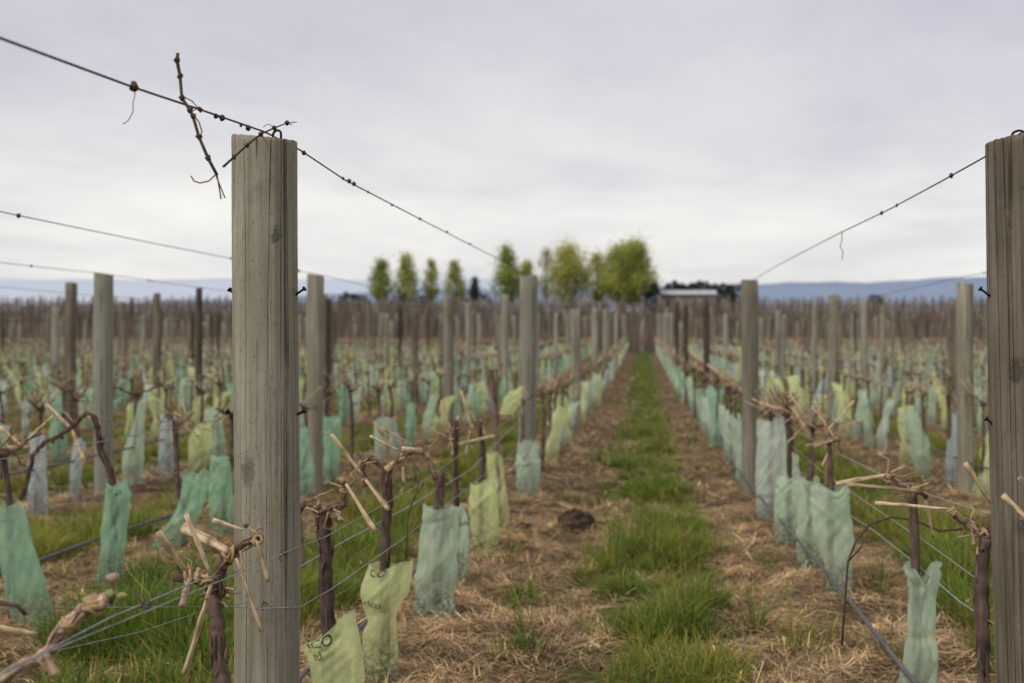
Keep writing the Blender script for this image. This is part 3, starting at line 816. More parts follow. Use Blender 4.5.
def gen_vine(seed, n=8, hi=True):
    """local vine: trunk, arms along Y on the fruiting wire, pale cut canes"""
    q = random.Random(seed)
    top = q.uniform(0.78, 0.90); tr, ar, canes = MB(), MB(), []
    hx, hy = q.gauss(0, 0.03), q.gauss(0, 0.04)
    trunk_mb(tr, wander((0, 0, -0.04), (hx, hy, top - 0.03), 5, 0.02, q), q.uniform(0.015, 0.022), q.uniform(0.011, 0.016), q, n)
    tr.blob((hx, hy, top - 0.02), 0.026, tint=(0.9, 0.85, 0.8), n=n, m=6, sq=(1, 1.3, 1), jit=0.3, rr=q)
    arm_pts = []
    for s in (-1, 1):
        L = q.choice([0.1, 0.16, 0.26, 0.4])
        pts = wander((hx, hy, top - 0.02), (hx + q.gauss(0, 0.02), hy + s * L, top + q.uniform(0.0, 0.07)), 5, 0.05, q)
        t = q.uniform(1.4, 2.5); arm_pts += pts
        ar.tube(pts, [q.uniform(0.008, 0.014) for _ in pts], n, tint=(t, t * 0.93, t * 0.82), jit=0.2, r=q)
        for j in range(q.randint(4, 6) if hi else q.randint(3, 6)):
            p = pts[q.randint(1, len(pts) - 1)]
            up = q.random() < 0.55
            a = q.uniform(0, 6.28); l = q.uniform(0.08, 0.26)
            d = Vector((math.cos(a) * 0.75, math.sin(a) * 0.75, q.uniform(0.3, 1.0) if up else q.uniform(-0.9, -0.1))).normalized() * l
            mb = MB(); cane_mb(mb, p, p + d, q.uniform(0.0025, 0.0070), q, max(5, n - 2), bend=q.choice([0.01, 0.02, 0.05])); canes.append(mb)
    for j in range(5 if hi else 3):     # thin dark twigs and tendrils tangled along the wire
        l = q.uniform(0.1, 0.3); p = q.choice(arm_pts); e = p + Vector((q.gauss(0, 0.06), q.choice([-1, 1]) * l, q.gauss(0.0, 0.09)))
        t = q.uniform(0.7, 2.0); w_ = wander(p, e, 4, 0.16, q)
        ar.tube(w_, [0.0035, 0.004, 0.003, 0.0025, 0.001], max(4, n - 3), tint=(t, t * 0.9, t * 0.8))
    return tr, ar, canes, top

near_vars = []
for s in range(10):
    tr, ar, canes, top = gen_vine(500 + s, 9)
    near_vars.append((tr.mesh('trunk', [M['bark']]), ar.mesh('cordon', [M['bark']]), [c.mesh('cut_cane', [M['cane']]) for c in canes]))
far_vars, far_raw = [], []
for s in range(14):
    tr, ar, canes, top = gen_vine(700 + s, 5, hi=False)
    mb = MB()
    for src, mi in [(tr, 0), (ar, 0)] + [(c, 1) for c in canes]:
        o = len(mb.v); mb.v += src.v; mb.c += src.c; mb.f += [tuple(i + o for i in f) for f in src.f]; mb.mi += [mi] * len(src.f)
    far_vars.append(mb.mesh('grape_vine', [M['bark'], M['cane']]))
    # low detail quads for the distant mass
    lo = MB(); q = random.Random(900 + s)
    lo.tube([(0, 0, 0), (q.gauss(0, 0.03), 0, 0.8)], [0.02, 0.016], 4, cap=False)
    for sg in (-1, 1):
        t = q.uniform(1.6, 2.6)
        lo.tube([(0, 0, 0.8), (q.gauss(0, 0.03), sg * 0.25, 0.84), (q.gauss(0, 0.04), sg * 0.5, 0.84 + q.uniform(-0.03, 0.06))], 0.015, 4, tint=(t, t * 0.93, t * 0.84), cap=False)
        for j in range(3):
            a = q.uniform(0, 6.28); y = sg * q.uniform(0.05, 0.45); l = q.uniform(0.1, 0.26)
            lo.tube([(0, y, 0.83), (math.cos(a) * l, y + math.sin(a) * l, 0.83 + q.uniform(-0.15, 0.25))], 0.008, 4, cap=False, mi=1)
    far_raw.append((np.array(lo.v), np.array(lo.f), np.array(lo.c), np.array(lo.mi)))

V_GROUP = 'pruned vines standing along the trellis rows'
vine_rows = {}
def place_near_vine(x, y, k, var, label, rz=None):
    root = empty('grape_vine', (x, y, g1(x, y)))
    tag(root, label, 'grape vine', V_GROUP)
    tr, ar, cs = near_vars[var]
    link('trunk', tr, root); link('cordon', ar, root)
    for c in cs: link('cut_cane', c, root)
    root.rotation_euler.z = rz if rz is not None else rnd.choice([0, PI]) + rnd.uniform(-0.15, 0.15)
    return root

spots = []      # (Y, row, x, has guard colour or None)
PAL_L1 = ['mint', 'lime', 'white', 'ice', 'mint', 'lime', 'white']
PAL_L = ['teal', 'mint', 'mint', 'lime', 'mint', 'white', 'lime', 'teal']
PAL_R1 = ['mint', 'mint', 'white', 'mint', 'teal']
PAL_R = ['mint', 'white', 'mint', 'lime', 'mint', 'lime', 'mint', 'ice']
start = {-1: 11.7, 1: 9.6, -2: 11.5, -3: 12.7}
for k in list(range(-24, 0)) + list(range(1, 17)):
    x0 = row_x(k); y = start.get(k, 3.4 + (abs(k) * 0.37) % 0.9)
    pal = PAL_L1 if k == -1 else PAL_R1 if k == 1 else PAL_L if k < 0 else PAL_R
    step = 0.80 if abs(k) == 1 else 0.92
    while y < 72:
        yy = y + rnd.uniform(-0.1, 0.1); x = x0 + rnd.uniform(-0.05, 0.05)
        if in_view(x, yy, 60 if yy < 30 else 20):
            spots.append((yy, k, x, rnd.choice(pal) if rnd.random() < 0.93 else None))
        y += step * rnd.uniform(0.9, 1.1)
spots.sort()
# vines whose sleeves were measured on the photograph
measured = [(-1, 9.75, -0.97), (-2, 5.28, -2.93), (-2, 7.2, -2.9), (-2, 7.8, -2.87),
            (-2, 9.67, -2.86), (-2, 10.6, -2.88), (-3, 8.8, -4.69), (-3, 9.45, -4.68), (-3, 10.6, -4.72), (-3, 11.3, -4.7), (-3, 11.9, -4.62),
            (1, 5.96, 1.0), (1, 6.75, 0.99), (1, 7.5, 1.0), (1, 8.6, 1.0), (1, 8.0, 1.08)]
allv = [(y + 0.03, k, x, None, False) for k, y, x in measured] + [(y, k, x, c, True) for y, k, x, c in spots]
allv.sort()
cnt_v, cnt_g = {}, {-1: 7, 1: 6, -2: 6, -3: 5}
cnt_v[-1] = 7; cnt_v[1] = 2
stuff_v, stuff_g = [], []
nv, ng = 11, 26
for (y, k, x, col, gen) in allv:
    cnt_v[k] = cnt_v.get(k, 0) + 1
    if nv < 300:
        lab = f"pruned brown vine with pale cut canes, {ordinal(cnt_v[k])} along the {row_name(k)}"
        if y < 14: place_near_vine(x, y, k, rnd.randrange(10), lab)
        else:
            o = link('grape_vine', rnd.choice(far_vars), None, (x, y, g1(x, y))); o.rotation_euler.z = rnd.choice([0, PI]) + rnd.uniform(-0.15, 0.15)
            tag(o, lab, 'grape vine', V_GROUP)
        nv += 1
    else: stuff_v.append((x, y))
    if col:
        cnt_g[k] = cnt_g.get(k, 0) + 1
        me, lo = rnd.choice(gvars[col]); rz = rnd.uniform(0, 6.28); sc = rnd.uniform(0.88, 1.08)
        if ng < 300:
            o = link('vine_guard', me, None, (x, y, g1(x, y) - 0.005)); o.rotation_euler.z = rz; o.scale = (sc, sc, sc)
            tag(o, f"{GWORD[col]} plastic guard, {ordinal(cnt_g[k])} along the {row_name(k)}", 'vine guard', G_GROUP); ng += 1
        else: stuff_g.append((x, y, lo, rz, sc))

def join(items):
    Vs, Qs, Cs, Ms, o = [], [], [], [], 0
    for V, Q, C, MI in items:
        Vs.append(V); Qs.append(Q + o); Cs.append(C); Ms.append(MI); o += len(V)
    return np.concatenate(Vs), np.concatenate(Qs), np.concatenate(Cs), np.concatenate(Ms)

def place(V, x, y, rz, sc=1.0):
    c, s = math.cos(rz) * sc, math.sin(rz) * sc
    return np.stack([V[:, 0] * c - V[:, 1] * s + x, V[:, 0] * s + V[:, 1] * c + y, V[:, 2] * sc + g1(x, y)], 1)
it = []
for (x, y) in stuff_v:
    V, Q, C, MI = rnd.choice(far_raw); it.append((place(V, x, y, rnd.choice([0, PI]) + rnd.uniform(-0.1, 0.1)), Q, C, MI))
V, Q, C, MI = join(it)
tag(link('grape_vines', np_mesh('grape_vines', V, Q, C, [M['bark'], M['cane']], MI)), 'mass of distant pruned vines at the back of the young block', 'grape vines', kind='stuff')
it = []
for (x, y, lo, rz, sc) in stuff_g:
    V, Q, C = lo; it.append((place(V, x, y, rz, sc), Q, C, np.zeros(len(Q), np.int32)))
V, Q, C, MI = join(it)
tag(link('vine_guards', np_mesh('vine_guards', V, Q, C, [M['guard']], MI, True)), 'mass of distant green guards at the back of the young block', 'vine guards', kind='stuff')

# ---- the vines closest to the camera, modelled one by one
def close_vine(Y, u_base, label, trunk, arms=(), canes=(), ties=(), buds=(), twigs=(), r=(0.022, 0.018), seed=1, dark=1.0, xoff=0):
    q = random.Random(seed)
    x0 = (u_base - UX) * Y / F; z0 = g1(x0, Y); L = Vector((x0, Y, z0))
    root = empty('grape_vine', L); tag(root, label, 'grape vine', V_GROUP)
    W = lambda u, v, dy=0.0: P(u, v, Y + dy) - L
    pts = [Vector((0, 0, -0.05))] + [W(*p) for p in trunk]
    mb = MB(); trunk_mb(mb, pts, r[0], r[1], q, 14, dark=dark)
    for i in range(7):   # peeling bark strips
        j = q.randint(0, len(pts) - 2); p = pts[j].lerp(pts[j + 1], q.random()); a = q.uniform(0, 6.28)
        o_ = Vector((math.cos(a), math.sin(a), 0)) * r[0] * 0.95
        mb.tube([p + o_, p + o_ * 1.25 + Vector((0, 0, 0.02)), p + o_ * 1.12 + Vector((0, 0, 0.06))], [0.003, 0.004, 0.001], 5, tint=(1.5, 1.35, 1.2))
    mb.build('trunk', M['bark'], root)
    for (pl, rr, tn) in arms:
        mb = MB(); ps = [W(*p) for p in pl]; P2 = []
        for i in range(len(ps) - 1):
            for s_ in range(4): P2.append(ps[i].lerp(ps[i + 1], s_ / 4) + Vector((q.gauss(0, rr * 0.18), q.gauss(0, rr * 0.18), q.gauss(0, rr * 0.18))))
        P2.append(ps[-1])
        tl = []
        for _ in P2:
            b_ = tn * q.uniform(0.55, 1.2)
            for k_ in range(12): c_ = b_ * q.uniform(0.6, 1.3); tl.append((c_, c_ * 0.93, c_ * 0.83))
        mb.tube(P2, [rr * q.uniform(0.7, 1.1) for _ in P2], 12, tint=[(c[0] * (0.92 if tn > 2.8 else 1), c[1] * (1.08 if tn > 2.8 else 1), c[2]) for c in tl], jit=0.2, r=q)
        fibres(mb, P2, rr * 0.95, q, 6 + 2 * len(P2), tn * 1.1)
        for i in range(max(2, len(P2) // 3)):
            p = q.choice(P2); c_ = tn * q.uniform(0.5, 1.2)
            mb.blob(p + Vector((q.gauss(0, rr * .5), q.gauss(0, rr * .5), q.gauss(0, rr * .6))), rr * q.uniform(0.5, 0.85), tint=(c_, c_ * 0.92, c_ * 0.82), n=8, m=6, jit=0.4, rr=q)
        mb.build('cordon', M['bark'], root)
        for i in range(0 if tn > 3.5 else 4):       # thin leftover shoots curling off the arm
            p = q.choice(P2); e = p + Vector((q.gauss(0, 0.05), q.gauss(0, 0.05), q.gauss(0.01, 0.05)))
            mb = MB(); c_ = q.uniform(0.5, 1.15); mb.tube(wander(p, e, 5, 0.15, q), [0.0032, 0.003, 0.0034, 0.0026, 0.0022, 0.001], 6, tint=(c_, c_ * 0.92, c_ * 0.85)); mb.build('shoot', M['cane'], root)
    for c in canes:
        (a, b, wpx) = c[:3]; tn = c[3] if len(c) > 3 else None
        mb = MB(); cane_mb(mb, W(*a), W(*b), wpx * Y / F / 2, q, 10, tn, flat=0.6 if wpx > 6 else 0.85, bend=0.007); mb.build('cut_cane', M['cane'], root)
    for (u, v, dy, rr) in ties:
        mb = MB(); c = W(u, v, dy)
        for i in range(3):
            pts = []; ax = Vector((q.uniform(-1, 1), q.uniform(-0.4, 0.4), q.uniform(-1, 1))).normalized(); b1 = ax.cross(Vector((0, 1, 0.2))).normalized(); b2 = ax.cross(b1)
            for j in range(13):
                a = 6.283 * j / 12; pts.append(c + (b1 * math.cos(a) + b2 * math.sin(a)) * rr * q.uniform(0.85, 1.15) + ax * (i - 1) * 0.007)
            mb.tube(pts, 0.0035, 6, tint=(0.85, 0.75, 0.62), flat=1.4)
        mb.build('cane_tie', M['cane'], root)
    for (u, v, dy, s_, c1) in buds:
        mb = MB(); c = W(u, v, dy)
        for i in range(26):
            a = i * 2.4; e_ = 0.15 + (1.9 if s_ > 0.0195 and c1[2] > 0.25 else 0.45) * i / 26; d = Vector((math.cos(a) * math.sin(e_), math.sin(a) * math.sin(e_), math.cos(e_))).normalized()
            mb.tube([c, c + d * s_ * 0.5, c + d * s_ * q.uniform(0.75, 1.0)], [s_ * 0.10, s_ * 0.2, s_ * 0.06], 6, tint=(c1[0] * q.uniform(.8, 1.2), c1[1] * q.uniform(.8, 1.2), c1[2]), flat=0.45)
        mb.build('bud', M['bud'], root)
    for (pl, rr) in twigs:
        mb = MB(); mb.tube([W(*p) for p in pl], rr, 7, tint=(1, 1, 1)); mb.build('twig', M['twig'], root)
    return root

close_vine(2.70, 222, 'reddish vine crowned with bundled pale cane stubs before the near post', [(222, 683), (219, 650), (217, 620), (214, 600), (212, 588)],
    arms=[([(213, 590), (205, 578), (190, 577), (174, 575)], 0.012, 1.9), ([(215, 588), (222, 570), (228, 555), (240, 545), (255, 541), (260, 536)], 0.011, 1.9), ([(216, 600), (223, 592), (226, 588)], 0.008, 2.2)],
    canes=[((186, 572, -.03), (158, 532, -.06), 7.5, 1.25), ((210, 573, -.03), (186, 514, -.04), 5.5, 1.3), ((228, 551, -.03), (184, 528, .06), 12, 1.2), ((243, 530), (213, 520), 4.5, 1.35),
           ((236, 558, -.04), (262, 632, -.06), 4.0, 1.0), ((257, 541, -.03), (268, 582, -.05), 4.5, 0.8), ((211, 585, -.04), (184, 674, -.07), 5.5, 1.15), ((190, 578, -.04), (182, 606, -.05), 7, 0.85),
           ((199, 568, -.03), (196, 580, -.03), 6, 1.0)],
    ties=[(188, 576, -.02, 0.016), (229, 554, -.01, 0.018), (258, 540, -.01, 0.009), (207, 580, -.02, 0.014)], buds=[(246, 528, -.03, 0.018, (0.34, 0.22, 0.20))], r=(0.018, 0.015), seed=21, dark=1.25)
close_vine(3.62, 327, 'dark vine trunk with bark ridges just right of the near post', [(328, 683), (328, 625), (326, 580), (325, 545), (323, 515)],
    arms=[([(323, 513), (314, 502), (305, 503), (297, 512)], 0.012, 1.9), ([(324, 511), (335, 508), (345, 503), (344, 492), (348, 484)], 0.011, 2.1), ([(323, 515), (318, 508), (312, 498)], 0.012, 1.6)],
    canes=[((346, 484, -.02), (375, 531, -.05), 4.5, 1.25), ((300, 505), (270, 480, .1), 8, 1.2), ((300, 515), (302, 567), 6, 0.6), ((336, 510), (341, 520), 5, 1.1), ((347, 490), (341, 478), 4, 1.1)],
    ties=[(345, 490, 0, 0.012), (315, 506, 0, 0.016)], r=(0.021, 0.019), seed=22, dark=0.72)
close_vine(4.45, 384, 'vine with crossed tan canes above the pinched lime guard', [(384, 640), (384, 580), (385, 540), (388, 500), (386, 474)],
    arms=[([(386, 476), (379, 464), (368, 457), (362, 460), (365, 478), (367, 484)], 0.010, 1.5), ([(387, 474), (396, 463), (408, 452), (420, 450), (428, 458), (436, 480)], 0.009, 2.2)],
    canes=[((363, 476, -.03), (331, 434, -.05), 4.5, 1.3), ((366, 480, -.03), (389, 510, -.06), 5.5, 1.2), ((399, 458), (376, 425), 3, 1.25), ((398, 450), (370, 436), 3, 1.2), ((404, 440), (382, 428), 2.5, 1.0), ((420, 450), (402, 449), 5, 1.2), ((403, 467), (404, 482), 4, 1.0), ((396, 462), (386, 470), 7, 1.1)],
    ties=[(366, 481, 0, 0.014), (402, 457, 0, 0.015)], twigs=[([(408, 515), (417, 490), (421, 473)], 0.002), ([(414, 500), (424, 482)], 0.0016), ([(408, 515), (406, 560)], 0.0025)], r=(0.019, 0.018), seed=23, dark=0.9)
close_vine(3.32, 984, 'brown vine pressed against the left side of the right near post', [(984, 683), (983, 640), (981, 600), (983, 560), (985, 538)],
    arms=[([(984, 538), (977, 531), (966, 522), (950, 511)], 0.0105, 3.3), ([(985, 537), (992, 530), (1000, 520)], 0.010, 2.0)],
    canes=[((948, 509), (875, 503), 4, 1.25), ((992, 503), (965, 463), 5.5, 1.1), ((1034, 526, -.42), (1003, 495, -.42), 5.5, 1.3), ((1040, 500, -.42), (1019, 477, -.42), 5, 1.1), ((980, 535), (978, 555), 5, 1.05), ((972, 530), (974, 545), 4.5, 1.1)],
    ties=[(952, 512, 0, 0.010), (983, 534, 0, 0.014)], r=(0.019, 0.017), seed=24, dark=0.9)
close_vine(4.05, 915, 'slender vine carrying an arched cane, inside the fork topped guard', [(917, 640), (916, 590), (915, 545), (914, 515), (912, 494)],
    arms=[([(913, 495), (906, 488), (897, 481), (884, 476)], 0.010, 2.6), ([(912, 494), (920, 491), (926, 496)], 0.009, 1.8), ([(897, 481), (890, 474)], 0.008, 2.6)],
    canes=[((892, 474), (836, 484), 5, 1.3), ((920, 491), (846, 484, -.04), 3.6, 1.3), ((888, 474), (906, 466), 4, 1.1), ((926, 500), (933, 537), 3.5, 1.0)],
    ties=[(890, 476, 0, 0.014)], twigs=[([(842, 645), (845, 600), (848, 562), (856, 541), (870, 524), (892, 517), (914, 520), (940, 531), (962, 529)], 0.0042), ([(848, 562), (862, 546), (864, 538)], 0.003)], r=(0.014, 0.014), seed=25)
close_vine(5.52, 439, 'thick sawn off vine stump rising from a pale mint guard', [(438, 640), (438, 560), (439, 505), (440, 472)], canes=[((437, 480), (427, 452), 3, 0.9), ((436, 478), (428, 456), 2.2, 0.8)], r=(0.021, 0.022), seed=31, dark=0.95)
close_vine(6.25, 456, 'slim dark vine with two tall pale canes and one level cut cane', [(457, 600), (457, 520), (455, 470), (456, 420)], arms=[([(455, 445), (452, 436), (451, 428)], 0.009, 2.2)],
    canes=[((452, 434), (442, 400), 3, 1.15), ((451, 436), (459, 416), 3.2, 1.0), ((458, 444), (495, 436), 3.6, 1.1), ((452, 438), (453, 455), 4, 0.9), ((448, 438), (426, 427), 2, 0.7)], ties=[(452, 438, 0, 0.015)], r=(0.014, 0.013), seed=32, dark=0.75)
close_vine(7.07, 482, 'dark vine with upright pale canes above the short wide lime guard', [(480, 560), (481, 485), (483, 450), (480, 421)], arms=[([(480, 424), (475, 424), (470, 428)], 0.010, 2.0)],
    canes=[((471, 427), (461, 391), 3, 1.1), ((476, 422), (468, 404), 3, 1.0), ((480, 420), (486, 440), 2.6, 1.0), ((470, 430), (466, 456), 2.6, 0.8)], ties=[(472, 427, 0, 0.015)], r=(0.015, 0.014), seed=33, dark=0.7)
close_vine(7.96, 497, 'tall thick greyish vine trunk cut level, standing in the tall lime guard', [(498, 540), (497, 455), (495, 410), (490, 369)], canes=[((494, 402), (492, 385), 3.5, 0.8)], r=(0.022, 0.020), seed=34, dark=1.5)
# the arm of a vine standing left of the frame, lying on the wire in the corner
close_vine(1.95, -130, 'knobbly tan vine arm tied along the wire in bottom left corner', [(-130, 700), (-120, 690), (-60, 700), (0, 690)],
    arms=[([(-40, 700), (20, 668), (45, 655), (62, 630), (80, 612), (95, 605), (108, 598)], 0.010, 3.9), ([(42, 655), (50, 668)], 0.011, 3.6)],
    canes=[((36, 634, .1), (-20, 624, .1), 7, 1.0), ((44, 652, -.02), (55, 676, -.02), 11, 1.0)], ties=[(93, 604, 0, 0.013), (95, 606, 0, 0.013), (70, 622, 0, 0.012)],
    buds=[(113, 584, 0.0, 0.0198, (0.42, 0.31, 0.235)), (111, 599, 0, 0.018, (0.40, 0.38, 0.16)), (122, 601, 0, 0.016, (0.38, 0.36, 0.13))], twigs=[([(111, 604), (114, 594), (113, 584)], 0.002), ([(140, 608), (146, 600), (152, 603), (146, 610), (140, 600), (133, 592)], 0.002), ([(0, 603), (18, 606), (26, 615)], 0.004)], r=(0.018, 0.015), seed=26)
# bent dark trunk in the second row, its cane arching over
close_vine(6.2, 113, 'dark arched vine bending over into the notched sea green guard', [(110, 595), (113, 540), (115, 495), (110, 470), (101, 450), (98, 430), (93, 415)],
    arms=[([(93, 415), (86, 413), (75, 424), (60, 436), (45, 442), (33, 455), (28, 480), (20, 500)], 0.011, 1.2)], canes=[((72, 430), (46, 405), 4.5, 1.3), ((72, 430), (84, 460), 4, 1.25), ((22, 446), (0, 427), 3.5, 1.2), ((30, 447), (-8, 448), 4, 1.0), ((96, 425), (90, 416), 4, 1.2)], r=(0.017, 0.014), seed=27, dark=0.7)
nv += 1

def dead_cane(pts, label, radii, extra=()):
    mb = MB(); ps = [P(*p) for p in pts]; q = random.Random(len(pts)); o0 = ps[0]
    mb.tube(ps, radii, 8, jit=0.1, r=q)
    for p in ps[1:-1]: mb.blob(p, radii[0] * 1.9, n=8, m=6, jit=0.25, rr=q)
    for e, r_ in extra: mb.tube([P(*p) for p in e], r_, 6)
    tag(mb.build('dead_cane', M['twig'], loc=tuple(o0)), label, 'dead cane')
dead_cane([(178, 53, 2.47), (177, 60, 2.47), (180, 76, 2.47), (182, 98, 2.46), (190, 110, 2.46), (193, 116, 2.46), (199, 137, 2.46), (208, 158, 2.45), (217, 175, 2.45)],
    'crooked reddish dead cane caught upright on the top wire, against the sky', [0.0035, 0.0042] + [0.0036] * 7,
    [([(217, 175, 2.45), (219, 186, 2.45), (221, 199, 2.45)], 0.0016), ([(216, 176, 2.45), (221, 188, 2.45), (225, 198, 2.45)], 0.0014),
     ([(216, 174, 2.45), (209, 181, 2.45), (200, 183, 2.45), (194, 181, 2.45), (191, 176, 2.45)], 0.0015),
     ([(184, 97, 2.45), (192, 101, 2.45), (198, 108, 2.45), (191, 112, 2.45)], 0.0013), ([(192, 113, 2.45), (199, 122, 2.45), (202, 132, 2.45), (199, 138, 2.45)], 0.0014)])
dead_cane([(223, 167, 2.90), (234, 157, 2.90), (247, 145, 2.90), (261, 134, 2.91), (274, 128, 2.92), (287, 123, 2.92), (297, 122, 2.92)],
    'thin straight dark twig lying across the top of the near left post', [0.0034, 0.003, 0.0028, 0.0026, 0.002, 0.0015, 0.001],
    [([(276, 128, 2.92), (268, 124, 2.92), (263, 127, 2.92)], 0.001), ([(287, 123, 2.92), (292, 125, 2.92)], 0.001)])
def tendril(pts, label, r=0.0009):
    mb = MB(); ps = [P(*p) for p in pts]; mb.tube(ps, r, 6); tag(mb.build('dry_tendril', M['twig'], loc=tuple(ps[0])), label, 'tendril')
tendril([(134, 88, 2.24), (135, 95, 2.24), (133, 103, 2.24), (133, 112, 2.24), (128, 121, 2.24), (123, 124, 2.24)], 'hair thin tendril hanging from the top wire, left of the dead cane')
tendril([(842, 231, 5.7), (842, 240, 5.7), (840, 246, 5.7), (843, 252, 5.7), (842, 260, 5.7)], 'thin tendril hanging from the top wire right of the alley', 0.002)

# long tan canes tied along the fruiting wire of the first row on the right
mb = MB(); q = random.Random(4)
pts = [P(u, v, Y) for u, v, Y in ((684, 346, 26.4), (697, 357, 20.3), (712, 369, 16.0), (730, 382, 12.8), (748, 393, 10.6), (757, 401, 9.9), (775, 409, 8.5), (792, 413, 7.6), (803, 424, 7.2))]
mb.tube([p + Vector((q.gauss(0, .012), 0, q.gauss(0, .012))) for p in pts], [0.02, 0.02, 0.018, 0.016, 0.015, 0.013, 0.011, 0.009, 0.006], 8, tint=(0.95, 0.9, 0.8), jit=0.15, r=q)
for i in range(22):
    j = q.randrange(len(pts) - 1); p = pts[j].lerp(pts[j + 1], q.random()); cane_mb(mb, p, p + Vector((q.uniform(-.12, .12), q.uniform(-.3, .3), q.uniform(-.08, .14))), 0.006, q, 6)
tag(mb.build('long_cane', M['cane'], loc=tuple(pts[0])), 'long golden cane tied along the wire of the first right row', 'vine cane')
mb = MB()
mb.tube([P(826, 485, 6.0), P(829, 455, 6.0), P(830, 440, 6.0), P(824, 420, 5.95), P(815, 402, 5.9)], [0.010, 0.011, 0.012, 0.009, 0.008], 8, tint=(1.0, 0.85, 0.75)); mb.tube([P(829, 452, 6.0), P(822, 466, 5.95)], 0.007, 7)
tag(mb.build('bent_cane', M['cane'], loc=tuple(P(826, 485, 6.0))), 'bent reddish tan cane standing up from the mint guard cluster', 'vine cane')

# ------------------------------------------------------------------ wires and pipes
def wire(name, pts, r, matr, label, cat, group=None, beads=0, seed=0, n=6, bead_r=0.006, bead_y=(0, 99)):
    q = random.Random(seed); mb = MB(); pts = [Vector(p) for p in pts]
    mb.tube(pts, r, n)
    for i in range(beads):
        j = q.randrange(len(pts) - 1); p = pts[j].lerp(pts[j + 1], q.random())
        if bead_y[0] < p.y < bead_y[1]: mb.blob(p, bead_r * q.uniform(0.6, 1.2), n=7, m=5, sq=(1, 1.2, 1), jit=0.3, rr=q)
    o = mb.build(name, matr, loc=tuple(pts[0])); tag(o, label, cat, group); return o
WG = 'trellis wires'
def sag(k, z, y0, y1, dz, side=0.0, n=3, x=None):
    """points of a wire running along a row, dipping between posts"""
    pts = []; yy = y0; x = row_x(k) + side if x is None else x
    while yy <= y1 + 1e-6:
        ph = ((yy - Y1) / STEP) % 1.0
        pts.append((x, yy, g1(row_x(k), max(yy, 1)) * 0 + 0.03 + float(gz(50.0, yy)) * 0 + 0.62 * float(smooth((yy - 24) / 50)) + z - dz * 4 * ph * (1 - ph))); yy += STEP / n / 2
    return pts
# first row left: the top wire is held by the hook of the near post
wire('trellis_wire', [(-1.0, -3.9, 1.92), P(-250, -40, 1.3), P(0, 38, 1.775), P(134, 87.5, 2.245), P(200, 109.5, 2.56), P(265, 132, 3.0), P(300, 150, 3.32), P(345, 180, 3.83), P(420, 219, 5.12), P(500, 260, 8.0), (-1, 10.07, 1.945)] + [p for p in sag(-1, 1.93, 12, 70, 0.02)],
     0.0024, M['wire_dark'], 'dark top wire running up to the hook of the near left post', 'wire', WG, 0)
mb = MB(); q = random.Random(8)
beads = MB()
for (u, v, Y, s) in ((134, 86.5, 2.24, 1.5), (200, 109.5, 2.56, 1.0), (216, 116, 2.65, 0.9), (222, 118, 2.68, 1.1), (248, 128, 2.86, 1.1), (241, 125.5, 2.8, 0.6), (304, 153, 3.38, 1.1), (343, 178.5, 3.8, 0.8), (349, 181, 3.88, 1.2), (354, 184, 3.95, 1.2), (368, 192, 4.15, 0.7), (392, 205, 4.55, 0.8), (420, 219, 5.12, 1.0), (447, 232, 5.8, 1.1), (470, 244, 6.6, 1.0)):
    beads.blob(P(u, v, Y), 0.0062 * s, n=8, m=6, jit=0.25, rr=q)
o = beads.build('tendril_knots', M['twig'], loc=tuple(P(134, 86.5, 2.24))); tag(o, 'dried tendril knots strung along the near left top wire', 'tendril knots', kind='stuff')
wire('trellis_wire', [(1.0, -3.9, 1.93), (1.0, 3.02, 1.928), P(983, 158, 3.33), P(940, 182, 3.81), P(890, 209, 4.57), P(840, 233, 5.72), P(780, 264, 8.19), (1, 10.07, 1.93)] + sag(1, 1.92, 12, 70, 0.02),
     0.0024, M['wire_dark'], 'dark top wire slanting down from the right near post', 'wire', WG, 26, 5, bead_r=0.008, bead_y=(3, 9.5))
# fruiting wire, doubled, and lower wires of the first left row
fl = [(-1.1, -3.9, 0.93), (-1.05, 1.2, 0.925), (-0.94, 1.6, 0.90), (-0.905, 2.1, 0.885), (-0.905, 2.57, 0.858), (-0.903, 2.95, 0.842), (-0.905, 3.25, 0.82), (-0.93, 4.7, 0.78), (-0.95, 7, 0.80), (-0.93, 10, 0.86)]
wire('trellis_wire', fl + sag(-1, 0.84, 12, 70, 0.03), 0.0013, M['wire'], 'bright fruiting wire crossing the front of the near left post', 'wire', WG)
wire('trellis_wire', [(-1.08, -3.9, 0.86), (-1.02, 1.35, 0.86), (-0.99, 1.7, 0.865), (-0.98, 2.1, 0.87), (-0.99, 2.55, 0.845), (-1.0, 2.9, 0.80)], 0.0018, M['wire'], 'thick pale wire lying beside the tied vine arm, bottom left', 'wire', WG)
lowp = [(-1.14, -3.9, 0.95), P(-160, 612, 1.6), P(0, 608.5, 1.95), P(90, 607.5, 2.25), P(170, 607, 2.6), P(240, 607, 2.93), (-0.975, 2.928, 0.693), P(300, 607, 3.0), P(330, 590, 3.2), P(400, 541, 4.35), P(470, 486, 6.1), P(520, 447, 8.9)]
wire('trellis_wire', lowp + sag(-1, 0.55, 10.1, 40, 0.02), 0.0016, M['wire'], 'horizontal grey wire stapled low across the near left post', 'wire', WG)
wire('trellis_wire', [(-1.14, -3.9, 0.80), P(60, 650, 2.2), P(140, 632, 2.5), P(197, 613, 2.75), (-1.0, 3.0, 0.70)], 0.0010, M['wire'], 'thin slack wire under the bundled cane stubs', 'wire', WG)
